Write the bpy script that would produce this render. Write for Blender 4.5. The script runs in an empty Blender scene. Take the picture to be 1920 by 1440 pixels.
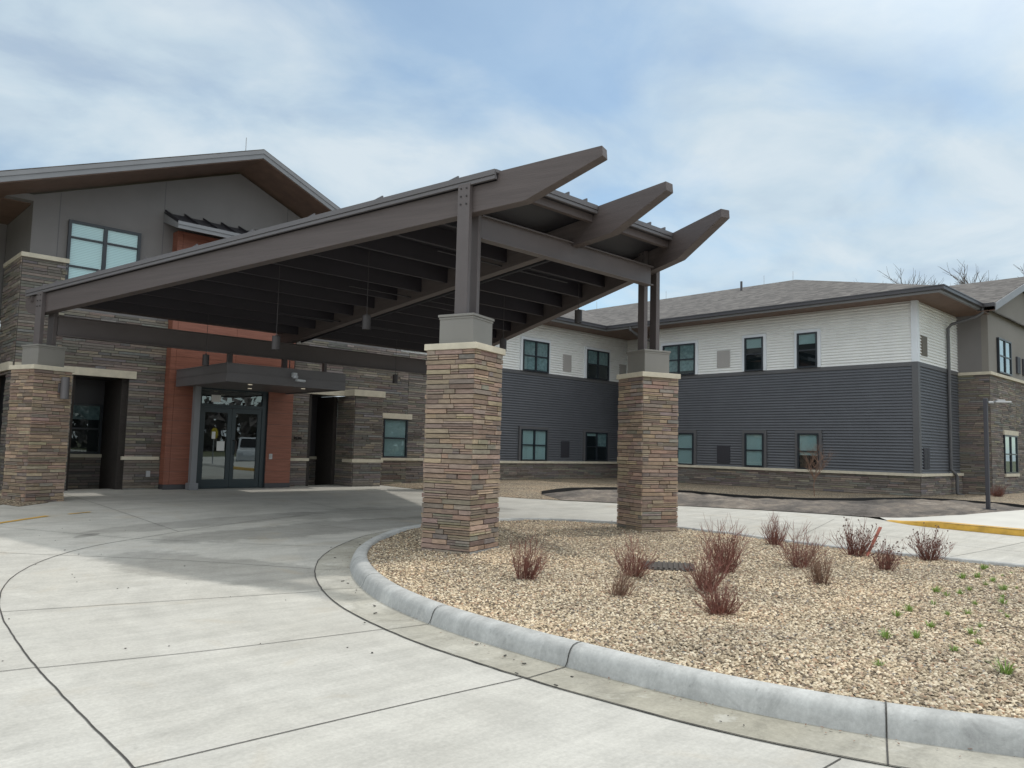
import bpy, math, random
import numpy as np
from mathutils import Vector, Matrix, noise as mnoise
from mathutils.geometry import delaunay_2d_cdt
random.seed(7)
R = math.radians
ZO = 1.5            # everything below is laid out with z = 0 at eye height; this lifts it so the near drive is z = 0
sc = bpy.context.scene
col = sc.collection

# ------------------------------------------------------------------ camera
cd = bpy.data.cameras.new('camera'); cam = bpy.data.objects.new('camera', cd); col.objects.link(cam)
cd.sensor_width = 36; cd.lens = 36 * 1443 / 1920; cd.clip_end = 3000; cd.clip_start = 0.05
TH, PI_, RO = 0.8071168, 0.0828610, 0.0242061
F = Vector((math.cos(TH)*math.cos(PI_), math.sin(TH)*math.cos(PI_), math.sin(PI_)))
RT = Vector((math.sin(TH), -math.cos(TH), 0)); UP = RT.cross(F)
RR = RT*math.cos(RO) + UP*math.sin(RO); UU = -RT*math.sin(RO) + UP*math.cos(RO)
cam.matrix_world = Matrix(((RR.x, UU.x, -F.x, 0), (RR.y, UU.y, -F.y, 0), (RR.z, UU.z, -F.z, ZO), (0, 0, 0, 1)))
sc.camera = cam
sc.render.resolution_x = 1024; sc.render.resolution_y = 768
sc.view_settings.view_transform = 'Standard'; sc.view_settings.look = 'None'
sc.view_settings.exposure = 0.0; sc.view_settings.gamma = 1.0; sc.view_settings.use_curve_mapping = False

# ------------------------------------------------------------------ sun + sky
SUN = Vector((3.07, -0.35, 5.1)).normalized()
sd = bpy.data.lights.new('sun', 'SUN'); sd.energy = 1.5; sd.angle = R(1.6); sd.color = (1.0, 0.95, 0.88)
so = bpy.data.objects.new('sun', sd); col.objects.link(so); so.rotation_euler = SUN.to_track_quat('Z', 'Y').to_euler(); so.location = (20, -10, 40)
w = bpy.data.worlds.new('World'); sc.world = w; w.use_nodes = True
nt = w.node_tree; N = nt.nodes; L = nt.links
for n in list(N): N.remove(n)
def nn(tree, t, **kw):
    n = tree.nodes.new(t)
    for k, v in kw.items():
        if k == 'inp':
            for a, b in v.items(): n.inputs[a].default_value = b
        else: setattr(n, k, v)
    return n
def math_(tree, op, a, b=None, clamp=False):
    n = tree.nodes.new('ShaderNodeMath'); n.operation = op; n.use_clamp = clamp
    for i, v in enumerate((a, b)):
        if v is None: continue
        if isinstance(v, (int, float)): n.inputs[i].default_value = v
        else: tree.links.new(v, n.inputs[i])
    return n.outputs[0]
def ramp(tree, fac, stops, interp='LINEAR'):
    n = tree.nodes.new('ShaderNodeValToRGB'); n.color_ramp.interpolation = interp
    e = n.color_ramp.elements
    while len(e) < len(stops): e.new(0.5)
    for i, (p, c) in enumerate(stops):
        e[i].position = p; e[i].color = (*c, 1) if len(c) == 3 else c
    tree.links.new(fac, n.inputs[0]); return n.outputs[0]
def mixc(tree, fac, a, b, mode='MIX'):
    n = tree.nodes.new('ShaderNodeMix'); n.data_type = 'RGBA'; n.blend_type = mode
    for i, v in ((0, fac), (6, a), (7, b)):
        if isinstance(v, (int, float)): n.inputs[i].default_value = v
        elif isinstance(v, tuple): n.inputs[i].default_value = (*v, 1) if len(v) == 3 else v
        else: tree.links.new(v, n.inputs[i])
    return n.outputs[2]
sky = nn(nt, 'ShaderNodeTexSky', sky_type='NISHITA', sun_disc=False, sun_elevation=math.asin(SUN.z), sun_rotation=math.atan2(SUN.x, SUN.y), altitude=300, air_density=1.0, dust_density=1.2, ozone_density=1.2)
tc = nn(nt, 'ShaderNodeTexCoord'); sx = nn(nt, 'ShaderNodeSeparateXYZ'); L.new(tc.outputs['Generated'], sx.inputs[0])
# project the view direction on a flat cloud layer
den = math_(nt, 'ADD', math_(nt, 'MAXIMUM', sx.outputs[2], 0.0), 0.22)
cx = nn(nt, 'ShaderNodeCombineXYZ'); L.new(math_(nt, 'DIVIDE', sx.outputs[0], den), cx.inputs[0]); L.new(math_(nt, 'DIVIDE', sx.outputs[1], den), cx.inputs[1])
mp = nn(nt, 'ShaderNodeMapping'); mp.inputs['Location'].default_value = (1.9, 7.3, 0); mp.inputs['Rotation'].default_value = (0, 0, R(35)); mp.inputs['Scale'].default_value = (1.05, 1.25, 1); L.new(cx.outputs[0], mp.inputs[0])
n1 = nn(nt, 'ShaderNodeTexNoise', inp={'Scale': 0.75, 'Detail': 8, 'Roughness': 0.5, 'Distortion': 0.25}); L.new(mp.outputs[0], n1.inputs[0])
n2 = nn(nt, 'ShaderNodeTexNoise', inp={'Scale': 2.4, 'Detail': 8, 'Roughness': 0.55, 'Distortion': 0.3}); L.new(mp.outputs[0], n2.inputs[0])
cov = ramp(nt, math_(nt, 'ADD', math_(nt, 'MULTIPLY', n1.outputs[0], 0.8), math_(nt, 'MULTIPLY', n2.outputs[0], 0.2)), [(0.39, (0.32,)*3), (0.455, (0.64,)*3), (0.53, (0.95,)*3)])
shade = ramp(nt, n2.outputs[0], [(0.34, (0.48, 0.59, 0.71)), (0.5, (0.59, 0.71, 0.80)), (0.64, (0.70, 0.79, 0.85))])
skb = nn(nt, 'ShaderNodeVectorMath', operation='MULTIPLY'); L.new(sky.outputs[0], skb.inputs[0]); skb.inputs[1].default_value = (0.138, 0.157, 0.150)
mix1 = mixc(nt, cov, skb.outputs[0], shade)
# clouds grow brighter overhead and round the veiled sun
dt = nn(nt, 'ShaderNodeVectorMath', operation='DOT_PRODUCT'); L.new(tc.outputs['Generated'], dt.inputs[0]); dt.inputs[1].default_value = SUN
glow = ramp(nt, dt.outputs['Value'], [(0.78, (0.0,)*3), (0.92, (0.5,)*3), (1.0, (1.2,)*3)])
gm = math_(nt, 'ADD', math_(nt, 'MULTIPLY', math_(nt, 'MAXIMUM', math_(nt, 'SUBTRACT', sx.outputs[2], 0.53), 0.0), 1.7), math_(nt, 'MULTIPLY', glow, 1.8))
d2 = nn(nt, 'ShaderNodeVectorMath', operation='DOT_PRODUCT'); L.new(tc.outputs['Generated'], d2.inputs[0]); d2.inputs[1].default_value = (-0.75, -0.64, 0.1)   # brightness added to the unseen sky behind the camera to light the walls
gm = math_(nt, 'ADD', gm, ramp(nt, d2.outputs['Value'], [(0.0, (0.0,)*3), (0.55, (0.85,)*3)]))
vs = nn(nt, 'ShaderNodeVectorMath', operation='SCALE'); vs.inputs[0].default_value = (0.66, 0.60, 0.52); L.new(gm, vs.inputs['Scale'])
ad = nn(nt, 'ShaderNodeVectorMath', operation='ADD'); L.new(mix1, ad.inputs[0]); L.new(vs.outputs[0], ad.inputs[1]); vs = ad
bg = nn(nt, 'ShaderNodeBackground', inp={'Strength': 1.0}); L.new(vs.outputs[0], bg.inputs[0])
ow = nn(nt, 'ShaderNodeOutputWorld'); L.new(bg.outputs[0], ow.inputs[0])

# ------------------------------------------------------------------ materials
M = {}
def mat(name, color, rough=0.7, metal=0.0, var=0.0, vscale=3.0, bump=0.0, bscale=40, spec=0.5, stretch=None, detail=4):
    m = bpy.data.materials.new(name); m.use_nodes = True; t = m.node_tree
    b = t.nodes['Principled BSDF']; b.inputs['Roughness'].default_value = rough; b.inputs['Metallic'].default_value = metal
    b.inputs['Specular IOR Level'].default_value = spec
    b.inputs['Base Color'].default_value = (*color, 1)
    tcn = nn(t, 'ShaderNodeTexCoord'); vec = tcn.outputs['Object']
    if stretch:
        mpn = nn(t, 'ShaderNodeMapping'); mpn.inputs['Scale'].default_value = stretch; t.links.new(vec, mpn.inputs[0]); vec = mpn.outputs[0]
    if var:
        no = nn(t, 'ShaderNodeTexNoise', inp={'Scale': vscale, 'Detail': detail, 'Roughness': 0.6}); t.links.new(vec, no.inputs[0])
        f = ramp(t, no.outputs[0], [(0.3, (1-var,)*3), (0.7, (1+var,)*3)])
        t.links.new(mixc(t, 1.0, color, f, 'MULTIPLY'), b.inputs['Base Color'])
    if bump:
        nb = nn(t, 'ShaderNodeTexNoise', inp={'Scale': bscale, 'Detail': 4}); t.links.new(vec, nb.inputs[0])
        bp = nn(t, 'ShaderNodeBump', inp={'Strength': bump, 'Distance': 0.01}); t.links.new(nb.outputs[0], bp.inputs['Height']); t.links.new(bp.outputs[0], b.inputs['Normal'])
    M[name] = m; return m
mat('brown_steel', (0.105, 0.090, 0.09), 0.5, 0, 0.10, 2.0)
mat('pendant_brown', (0.05, 0.044, 0.046), 0.5)
mat('brown_timber', (0.094, 0.077, 0.075), 0.6, 0, 0.14, 1.2, 0.35, 9, stretch=(0.6, 0.6, 14))
_t = M['brown_timber'].node_tree; _b = _t.nodes['Principled BSDF']; _l = _b.inputs['Base Color'].links[0].from_socket
_tc = nn(_t, 'ShaderNodeTexCoord'); _m = nn(_t, 'ShaderNodeMapping'); _m.inputs['Scale'].default_value = (0.45, 0.45, 26); _t.links.new(_tc.outputs['Object'], _m.inputs[0])
_n = nn(_t, 'ShaderNodeTexNoise', inp={'Scale': 1.0, 'Detail': 3, 'Roughness': 0.5, 'Distortion': 0.2}); _t.links.new(_m.outputs[0], _n.inputs[0])
_t.links.new(mixc(_t, 1.0, _l, ramp(_t, _n.outputs[0], [(0.24, (0.25,)*3), (0.285, (1.0,)*3)]), 'MULTIPLY'), _b.inputs['Base Color'])
mat('brown_metal', (0.12, 0.113, 0.118), 0.42, 0, 0.08, 2.0)
mat('purlin_brown_shaded', (0.024, 0.021, 0.028), 0.6, 0, 0.14, 1.2)  # canopy brown darkened, the shade between the rafters is in this colour
mat('deck_metal_shaded', (0.02, 0.019, 0.025), 0.55, 0, 0.08, 2.0)  # shade of the canopy underside is put into this base colour
mat('pedestal_metal', (0.22, 0.212, 0.195), 0.5, 0, 0.05, 2.0)
mat('limestone', (0.60, 0.55, 0.44), 0.85, 0, 0.10, 6, 0.3, 60)
mat('stucco', (0.195, 0.186, 0.183), 0.9, 0, 0.09, 0.7, 0.4, 90)
mat('stucco_light', (0.24, 0.225, 0.205), 0.9, 0, 0.07, 0.7, 0.4, 90)
mat('grey_siding', (0.112, 0.119, 0.134), 0.5, 0, 0.07, 1.5)
mat('grey_trim', (0.105, 0.106, 0.112), 0.5, 0, 0.05, 1.5)
mat('cream_siding', (0.79, 0.80, 0.785), 0.5, 0, 0.04, 1.5)
mat('white_trim', (0.72, 0.76, 0.80), 0.45, 0, 0.03, 2)
mat('fascia_grey', (0.215, 0.22, 0.232), 0.45, 0, 0.07, 2)
mat('gutter_dark', (0.060, 0.058, 0.064), 0.4, 0, 0.07, 2)
mat('window_frame', (0.020, 0.026, 0.034), 0.35)
mat('grille_light', (0.40, 0.385, 0.37), 0.5)
mat('grille_dark', (0.045, 0.045, 0.055), 0.5)
mat('grille_brown', (0.14, 0.12, 0.09), 0.5)
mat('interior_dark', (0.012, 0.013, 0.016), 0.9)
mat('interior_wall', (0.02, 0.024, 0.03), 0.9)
mat('galvanised', (0.42, 0.43, 0.44), 0.35, 0.6)
mat('camera_white', (0.55, 0.58, 0.62), 0.4)
mat('paper', (0.72, 0.72, 0.70), 0.8)
mat('black_rubber', (0.012, 0.012, 0.013), 0.7)
mat('bolt', (0.03, 0.026, 0.026), 0.45)
mat('yellow_paint', (0.56, 0.33, 0.045), 0.6, 0, 0.22, 5)
mat('joint_dark', (0.06, 0.057, 0.052), 0.9, 0, 0.3, 8)
mat('soil', (0.115, 0.095, 0.078), 0.95, 0, 0.35, 2.5, 1.0, 25)
mat('grass_far', (0.10, 0.105, 0.05), 0.95, 0, 0.3, 0.3)
mat('stem_red', (0.21, 0.088, 0.068), 0.75, 0, 0.4, 12)
mat('stem_brown', (0.22, 0.135, 0.095), 0.8, 0, 0.4, 12)
mat('seed_head', (0.13, 0.085, 0.07), 0.9)
mat('bark', (0.15, 0.13, 0.12), 0.9, 0, 0.3, 3)
mat('grass_blade', (0.24, 0.36, 0.09), 0.6, 0, 0.35, 20)
mat('stake_pink', (0.62, 0.22, 0.17), 0.7, 0, 0.3, 20)
mat('iron', (0.075, 0.066, 0.058), 0.7, 0.3, 0.3, 20)
mat('sidewalk', (0.54, 0.53, 0.49), 0.85, 0, 0.10, 0.8, 0.2, 60)
mat('car_white', (0.62, 0.64, 0.66), 0.25)
mat('car_dark', (0.015, 0.017, 0.02), 0.2)
mat('chrome', (0.5, 0.5, 0.5), 0.15, 1.0)
mat('lamp_glow', (0.8, 0.8, 0.75), 0.5)
mat('door_frame', (0.018, 0.034, 0.042), 0.3)
mat('sign_yellow', (0.55, 0.42, 0.03), 0.6)

def emit(m, colr, s):
    b = m.node_tree.nodes['Principled BSDF']; b.inputs['Emission Color'].default_value = (*colr, 1); b.inputs['Emission Strength'].default_value = s
emit(M['lamp_glow'], (1, 0.85, 0.6), 0.25)

def concrete(name, base, warm, stain=1.0):
    m = mat(name, base, 0.85, bump=0, spec=0.2); t = m.node_tree; b = t.nodes['Principled BSDF']
    tcn = nn(t, 'ShaderNodeTexCoord'); v = tcn.outputs['Object']
    def noi(s, d=5, r=0.6, st=None, dist=0):
        vv = v
        if st:
            q = nn(t, 'ShaderNodeMapping'); q.inputs['Scale'].default_value = st[:3]; q.inputs['Rotation'].default_value = (0, 0, st[3]); t.links.new(v, q.inputs[0]); vv = q.outputs[0]
        n = nn(t, 'ShaderNodeTexNoise', inp={'Scale': s, 'Detail': d, 'Roughness': r, 'Distortion': dist}); t.links.new(vv, n.inputs[0]); return n.outputs[0]
    c = mixc(t, ramp(t, noi(0.35, 6), [(0.35, (0,)*3), (0.65, (1,)*3)]), base, warm)
    c = mixc(t, 1.0, c, ramp(t, noi(1.6, 8, 0.7, None, 0.4), [(0.3, (0.86,)*3), (0.5, (1.0,)*3), (0.72, (1.1,)*3)]), 'MULTIPLY')
    c = mixc(t, 1.0, c, ramp(t, noi(1.0, 7, 0.7, (0.8, 7, 1, R(-8))), [(0.3, (0.88,)*3), (0.6, (1.04,)*3), (0.75, (1.09,)*3)]), 'MULTIPLY')
    c = mixc(t, 1.0, c, ramp(t, noi(38, 5, 0.75), [(0.3, (0.86,)*3), (0.7, (1.10,)*3)]), 'MULTIPLY')
    t.links.new(c, b.inputs['Base Color'])
    if stain:
        # wet / oil stains; under the canopy also darkened to stand for its shade
        sp = nn(t, 'ShaderNodeSeparateXYZ'); t.links.new(v, sp.inputs[0])
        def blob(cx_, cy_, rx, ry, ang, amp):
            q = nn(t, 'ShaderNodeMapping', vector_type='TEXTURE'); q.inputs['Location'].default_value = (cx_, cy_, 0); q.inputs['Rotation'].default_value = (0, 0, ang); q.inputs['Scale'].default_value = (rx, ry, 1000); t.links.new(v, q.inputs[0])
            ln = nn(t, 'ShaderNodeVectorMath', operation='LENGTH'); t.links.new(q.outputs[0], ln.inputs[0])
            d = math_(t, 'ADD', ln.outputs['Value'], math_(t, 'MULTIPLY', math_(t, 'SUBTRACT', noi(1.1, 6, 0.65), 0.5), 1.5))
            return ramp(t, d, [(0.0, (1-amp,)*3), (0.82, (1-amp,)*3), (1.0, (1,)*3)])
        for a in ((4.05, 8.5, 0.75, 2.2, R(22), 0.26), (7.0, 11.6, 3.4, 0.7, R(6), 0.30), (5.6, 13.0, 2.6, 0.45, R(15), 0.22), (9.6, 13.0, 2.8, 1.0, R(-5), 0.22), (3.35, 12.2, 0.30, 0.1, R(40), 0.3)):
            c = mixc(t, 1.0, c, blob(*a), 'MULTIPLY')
        # each pour a slightly different tone
        vo = nn(t, 'ShaderNodeTexVoronoi', inp={'Scale': 0.27}); t.links.new(v, vo.inputs[0]); se = nn(t, 'ShaderNodeSeparateColor'); t.links.new(vo.outputs['Color'], se.inputs[0])
        c = mixc(t, 1.0, c, ramp(t, se.outputs[0], [(0.0, (0.93,)*3), (1.0, (1.04,)*3)]), 'MULTIPLY')
        # faint tyre tracks following the turn round the island
        q = nn(t, 'ShaderNodeVectorMath', operation='SUBTRACT'); t.links.new(v, q.inputs[0]); q.inputs[1].default_value = (8.3, 5.0, 0); q2 = nn(t, 'ShaderNodeVectorMath', operation='MULTIPLY'); t.links.new(q.outputs[0], q2.inputs[0]); q2.inputs[1].default_value = (1, 0.78, 0)
        ln = nn(t, 'ShaderNodeVectorMath', operation='LENGTH'); t.links.new(q2.outputs[0], ln.inputs[0])
        rr_ = math_(t, 'ADD', ln.outputs['Value'], math_(t, 'MULTIPLY', noi(0.5, 3), 0.7))
        cm_ = nn(t, 'ShaderNodeCombineXYZ'); t.links.new(rr_, cm_.inputs[0]); n3 = nn(t, 'ShaderNodeTexNoise', inp={'Scale': 2.2, 'Detail': 4, 'Roughness': 0.7}); t.links.new(cm_.outputs[0], n3.inputs[0])
        c = mixc(t, 1.0, c, ramp(t, n3.outputs[0], [(0.35, (0.94,)*3), (0.55, (1.02,)*3)]), 'MULTIPLY')
        sm = ramp(t, noi(6, 3, 0.5), [(0.72, (1,)*3), (0.78, (0.80,)*3)]); c = mixc(t, 1.0, c, sm, 'MULTIPLY')
        # rusty / tea coloured patches near the gutter
        c = mixc(t, math_(t, 'MULTIPLY', ramp(t, noi(0.9, 5, 0.6, (1, 1, 1, 0.3), 1.0), [(0.58, (0,)*3), (0.72, (1,)*3)]), 0.35), c, (0.40, 0.34, 0.25))
        t.links.new(c, b.inputs['Base Color'])
    if not stain:
        c = mixc(t, 1.0, c, ramp(t, noi(3.5, 8, 0.75, None, 0.8), [(0.32, (0.78,)*3), (0.5, (1.0,)*3), (0.68, (1.12,)*3)]), 'MULTIPLY')
        c = mixc(t, 1.0, c, ramp(t, noi(16, 4, 0.6), [(0.66, (1,)*3), (0.72, (0.72,)*3)]), 'MULTIPLY')
        c = mixc(t, math_(t, 'MULTIPLY', ramp(t, noi(2.2, 6, 0.7, (1, 1, 1, 0.9), 0.5), [(0.58, (0,)*3), (0.66, (1,)*3)]), 0.35), c, (0.62, 0.62, 0.58))
        t.links.new(c, b.inputs['Base Color'])
    nb = noi(140, 3); bp = nn(t, 'ShaderNodeBump', inp={'Strength': 0.25, 'Distance': 0.004}); t.links.new(nb, bp.inputs['Height']); t.links.new(bp.outputs[0], b.inputs['Normal'])
    return m
concrete('concrete_drive', (0.50, 0.492, 0.455), (0.46, 0.448, 0.405))
concrete('concrete_gutter', (0.34, 0.325, 0.27), (0.43, 0.42, 0.375), 0)
concrete('concrete_kerb', (0.48, 0.488, 0.475), (0.40, 0.408, 0.40), 0)

# stone veneer: one colour attribute per stone
def stone_mat(name, gain):
    m = mat(name, (0.3, 0.25, 0.2), 0.88); t = m.node_tree; b = t.nodes['Principled BSDF']
    at = nn(t, 'ShaderNodeAttribute', attribute_name='stone'); tcn = nn(t, 'ShaderNodeTexCoord')
    q = nn(t, 'ShaderNodeMapping'); q.inputs['Scale'].default_value = (1, 1, 4); t.links.new(tcn.outputs['Object'], q.inputs[0])
    n = nn(t, 'ShaderNodeTexNoise', inp={'Scale': 9, 'Detail': 7, 'Roughness': 0.7}); t.links.new(q.outputs[0], n.inputs[0])
    c = mixc(t, 1.0, at.outputs['Color'], ramp(t, n.outputs[0], [(0.25, (0.66*gain,)*3), (0.75, (1.3*gain,)*3)]), 'MULTIPLY')
    t.links.new(c, b.inputs['Base Color'])
    nb = nn(t, 'ShaderNodeTexNoise', inp={'Scale': 30, 'Detail': 6, 'Roughness': 0.7}); t.links.new(q.outputs[0], nb.inputs[0])
    bp = nn(t, 'ShaderNodeBump', inp={'Strength': 0.7, 'Distance': 0.012}); t.links.new(nb.outputs[0], bp.inputs['Height']); t.links.new(bp.outputs[0], b.inputs['Normal'])
stone_mat('stone', 1.0)
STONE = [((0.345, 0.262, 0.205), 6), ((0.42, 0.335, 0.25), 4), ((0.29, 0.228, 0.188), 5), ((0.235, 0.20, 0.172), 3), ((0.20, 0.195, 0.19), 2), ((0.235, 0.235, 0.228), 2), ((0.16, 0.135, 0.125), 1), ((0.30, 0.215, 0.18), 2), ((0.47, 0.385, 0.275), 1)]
STONE_SHADED = [((0.245, 0.205, 0.172), 6), ((0.30, 0.262, 0.21), 3), ((0.205, 0.178, 0.155), 6), ((0.165, 0.15, 0.138), 4), ((0.15, 0.15, 0.15), 2), ((0.20, 0.202, 0.198), 3), ((0.12, 0.105, 0.098), 1), ((0.215, 0.158, 0.138), 1), ((0.36, 0.315, 0.235), 1)]  # same stone as the pillars, with the building's shade darkened into the palette

# red wood-look boards
m = mat('red_board', (0.33, 0.085, 0.038), 0.55); t = m.node_tree; b = t.nodes['Principled BSDF']
tcn = nn(t, 'ShaderNodeTexCoord'); q = nn(t, 'ShaderNodeMapping'); q.inputs['Scale'].default_value = (1.2, 1.2, 22); t.links.new(tcn.outputs['Object'], q.inputs[0])
n = nn(t, 'ShaderNodeTexNoise', inp={'Scale': 2, 'Detail': 6, 'Roughness': 0.6}); t.links.new(q.outputs[0], n.inputs[0])
t.links.new(ramp(t, n.outputs[0], [(0.3, (0.20, 0.072, 0.045)), (0.55, (0.265, 0.10, 0.064)), (0.75, (0.33, 0.13, 0.085))]), b.inputs['Base Color'])
# brown soffit boards
m = mat('soffit_brown', (0.165, 0.105, 0.078), 0.6, 0, 0.15, 4)
# shingles
m = mat('shingles', (0.16, 0.15, 0.145), 0.95); t = m.node_tree; b = t.nodes['Principled BSDF']
tcn = nn(t, 'ShaderNodeTexCoord'); g = nn(t, 'ShaderNodeNewGeometry')
q = nn(t, 'ShaderNodeMapping'); q.inputs['Scale'].default_value = (4.0, 4.0, 16); t.links.new(tcn.outputs['Object'], q.inputs[0])
vo = nn(t, 'ShaderNodeTexVoronoi', inp={'Scale': 1.0}); t.links.new(q.outputs[0], vo.inputs[0])
sh = nn(t, 'ShaderNodeSeparateColor'); t.links.new(vo.outputs['Color'], sh.inputs[0])
n = nn(t, 'ShaderNodeTexNoise', inp={'Scale': 60, 'Detail': 2}); t.links.new(tcn.outputs['Object'], n.inputs[0])
c = ramp(t, sh.outputs[0], [(0.0, (0.058, 0.053, 0.050)), (0.5, (0.096, 0.089, 0.084)), (1.0, (0.15, 0.14, 0.13))])
t.links.new(mixc(t, 1.0, c, ramp(t, n.outputs[0], [(0.3, (0.8,)*3), (0.7, (1.2,)*3)]), 'MULTIPLY'), b.inputs['Base Color'])
# blinds
m = mat('blind', (0.55, 0.60, 0.58), 0.7); t = m.node_tree; b = t.nodes['Principled BSDF']
tcn = nn(t, 'ShaderNodeTexCoord'); sp = nn(t, 'ShaderNodeSeparateXYZ'); t.links.new(tcn.outputs['Object'], sp.inputs[0])
sw = math_(t, 'FRACT', math_(t, 'MULTIPLY', sp.outputs[2], 26.0))
t.links.new(ramp(t, sw, [(0.0, (0.42, 0.46, 0.46)), (0.35, (0.84, 0.88, 0.85)), (0.9, (0.76, 0.80, 0.78)), (1.0, (0.42, 0.46, 0.46))]), b.inputs['Base Color'])
mat('curtain', (0.40, 0.45, 0.45), 0.9, 0, 0.35, 9)
# glass pane: tinted see-through with a fresnel reflection
def glass(name, tint, refl=1.0):
    m = bpy.data.materials.new(name); m.use_nodes = True; t = m.node_tree
    for n_ in list(t.nodes): t.nodes.remove(n_)
    tr = nn(t, 'ShaderNodeBsdfTransparent'); tr.inputs[0].default_value = (*tint, 1)
    gl = nn(t, 'ShaderNodeBsdfGlossy'); gl.inputs['Roughness'].default_value = 0.012; gl.inputs[0].default_value = (0.84, 0.93, 0.95, 1)
    lw = nn(t, 'ShaderNodeLayerWeight', inp={'Blend': 0.5}); fr_ = math_(t, 'ADD', math_(t, 'MULTIPLY', math_(t, 'POWER', lw.outputs['Facing'], 4.0), 0.8), 0.07); mx = nn(t, 'ShaderNodeMixShader')
    t.links.new(math_(t, 'MULTIPLY', fr_, refl, True), mx.inputs[0]); t.links.new(tr.outputs[0], mx.inputs[1]); t.links.new(gl.outputs[0], mx.inputs[2])
    o = nn(t, 'ShaderNodeOutputMaterial'); t.links.new(mx.outputs[0], o.inputs[0]); M[name] = m
glass('glass', (0.55, 0.67, 0.69), 1.6)
glass('glass_door', (0.30, 0.42, 0.43), 2.3)
glass('glass_clear', (0.74, 0.9, 0.92), 1.6)
# pea gravel
def gravel_mat(name, gain, per_vertex):
    m = mat(name, (0.4, 0.33, 0.25), 0.85); t = m.node_tree; b = t.nodes['Principled BSDF']
    tcn = nn(t, 'ShaderNodeTexCoord')
    stops = [(0.0, (0.085, 0.068, 0.05)), (0.16, (0.24, 0.185, 0.125)), (0.36, (0.39, 0.31, 0.21)), (0.58, (0.54, 0.445, 0.31)), (0.80, (0.78, 0.69, 0.53)), (0.92, (0.37, 0.225, 0.135)), (1.0, (0.29, 0.285, 0.265))]
    stops = [(p, tuple(x*gain for x in c_)) for p, c_ in stops]
    if per_vertex:
        at = nn(t, 'ShaderNodeAttribute', attribute_name='stone'); c = ramp(t, at.outputs['Fac'], stops)
    else:
        vo = nn(t, 'ShaderNodeTexVoronoi', inp={'Scale': 36.0}); t.links.new(tcn.outputs['Object'], vo.inputs[0])
        se = nn(t, 'ShaderNodeSeparateColor'); t.links.new(vo.outputs['Color'], se.inputs[0])
        c = ramp(t, se.outputs[0], stops)
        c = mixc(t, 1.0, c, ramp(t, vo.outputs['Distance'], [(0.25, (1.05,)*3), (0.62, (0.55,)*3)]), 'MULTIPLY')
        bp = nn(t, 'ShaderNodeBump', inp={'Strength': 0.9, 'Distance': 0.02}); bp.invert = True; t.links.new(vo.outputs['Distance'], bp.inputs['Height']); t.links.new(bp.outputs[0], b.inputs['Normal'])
    big = nn(t, 'ShaderNodeTexNoise', inp={'Scale': 0.8, 'Detail': 4}); t.links.new(tcn.outputs['Object'], big.inputs[0])
    c = mixc(t, 1.0, c, ramp(t, big.outputs[0], [(0.3, (0.78, 0.79, 0.80)), (0.5, (0.98, 0.98, 0.97)), (0.7, (1.12, 1.07, 1.02))]), 'MULTIPLY')
    t.links.new(c, b.inputs['Base Color'])
gravel_mat('gravel_bed', 0.92, False); gravel_mat('pebble', 1.0, True); gravel_mat('gravel_far', 0.78, False)
mm = mat('mulch_soil', (0.085, 0.08, 0.078), 0.95); t = mm.node_tree; b = t.nodes['Principled BSDF']
tcn = nn(t, 'ShaderNodeTexCoord')
n = nn(t, 'ShaderNodeTexNoise', inp={'Scale': 1.2, 'Detail': 9, 'Roughness': 0.75}); t.links.new(tcn.outputs['Object'], n.inputs[0])
t.links.new(ramp(t, n.outputs[0], [(0.3, (0.06, 0.052, 0.047)), (0.46, (0.14, 0.125, 0.112)), (0.58, (0.24, 0.205, 0.17)), (0.70, (0.36, 0.33, 0.29))]), b.inputs['Base Color'])
bp = nn(t, 'ShaderNodeBump', inp={'Strength': 1.0, 'Distance': 0.08}); n_ = nn(t, 'ShaderNodeTexNoise', inp={'Scale': 9, 'Detail': 8, 'Roughness': 0.7}); t.links.new(tcn.outputs['Object'], n_.inputs[0]); t.links.new(n_.outputs[0], bp.inputs['Height']); t.links.new(bp.outputs[0], b.inputs['Normal'])

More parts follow.
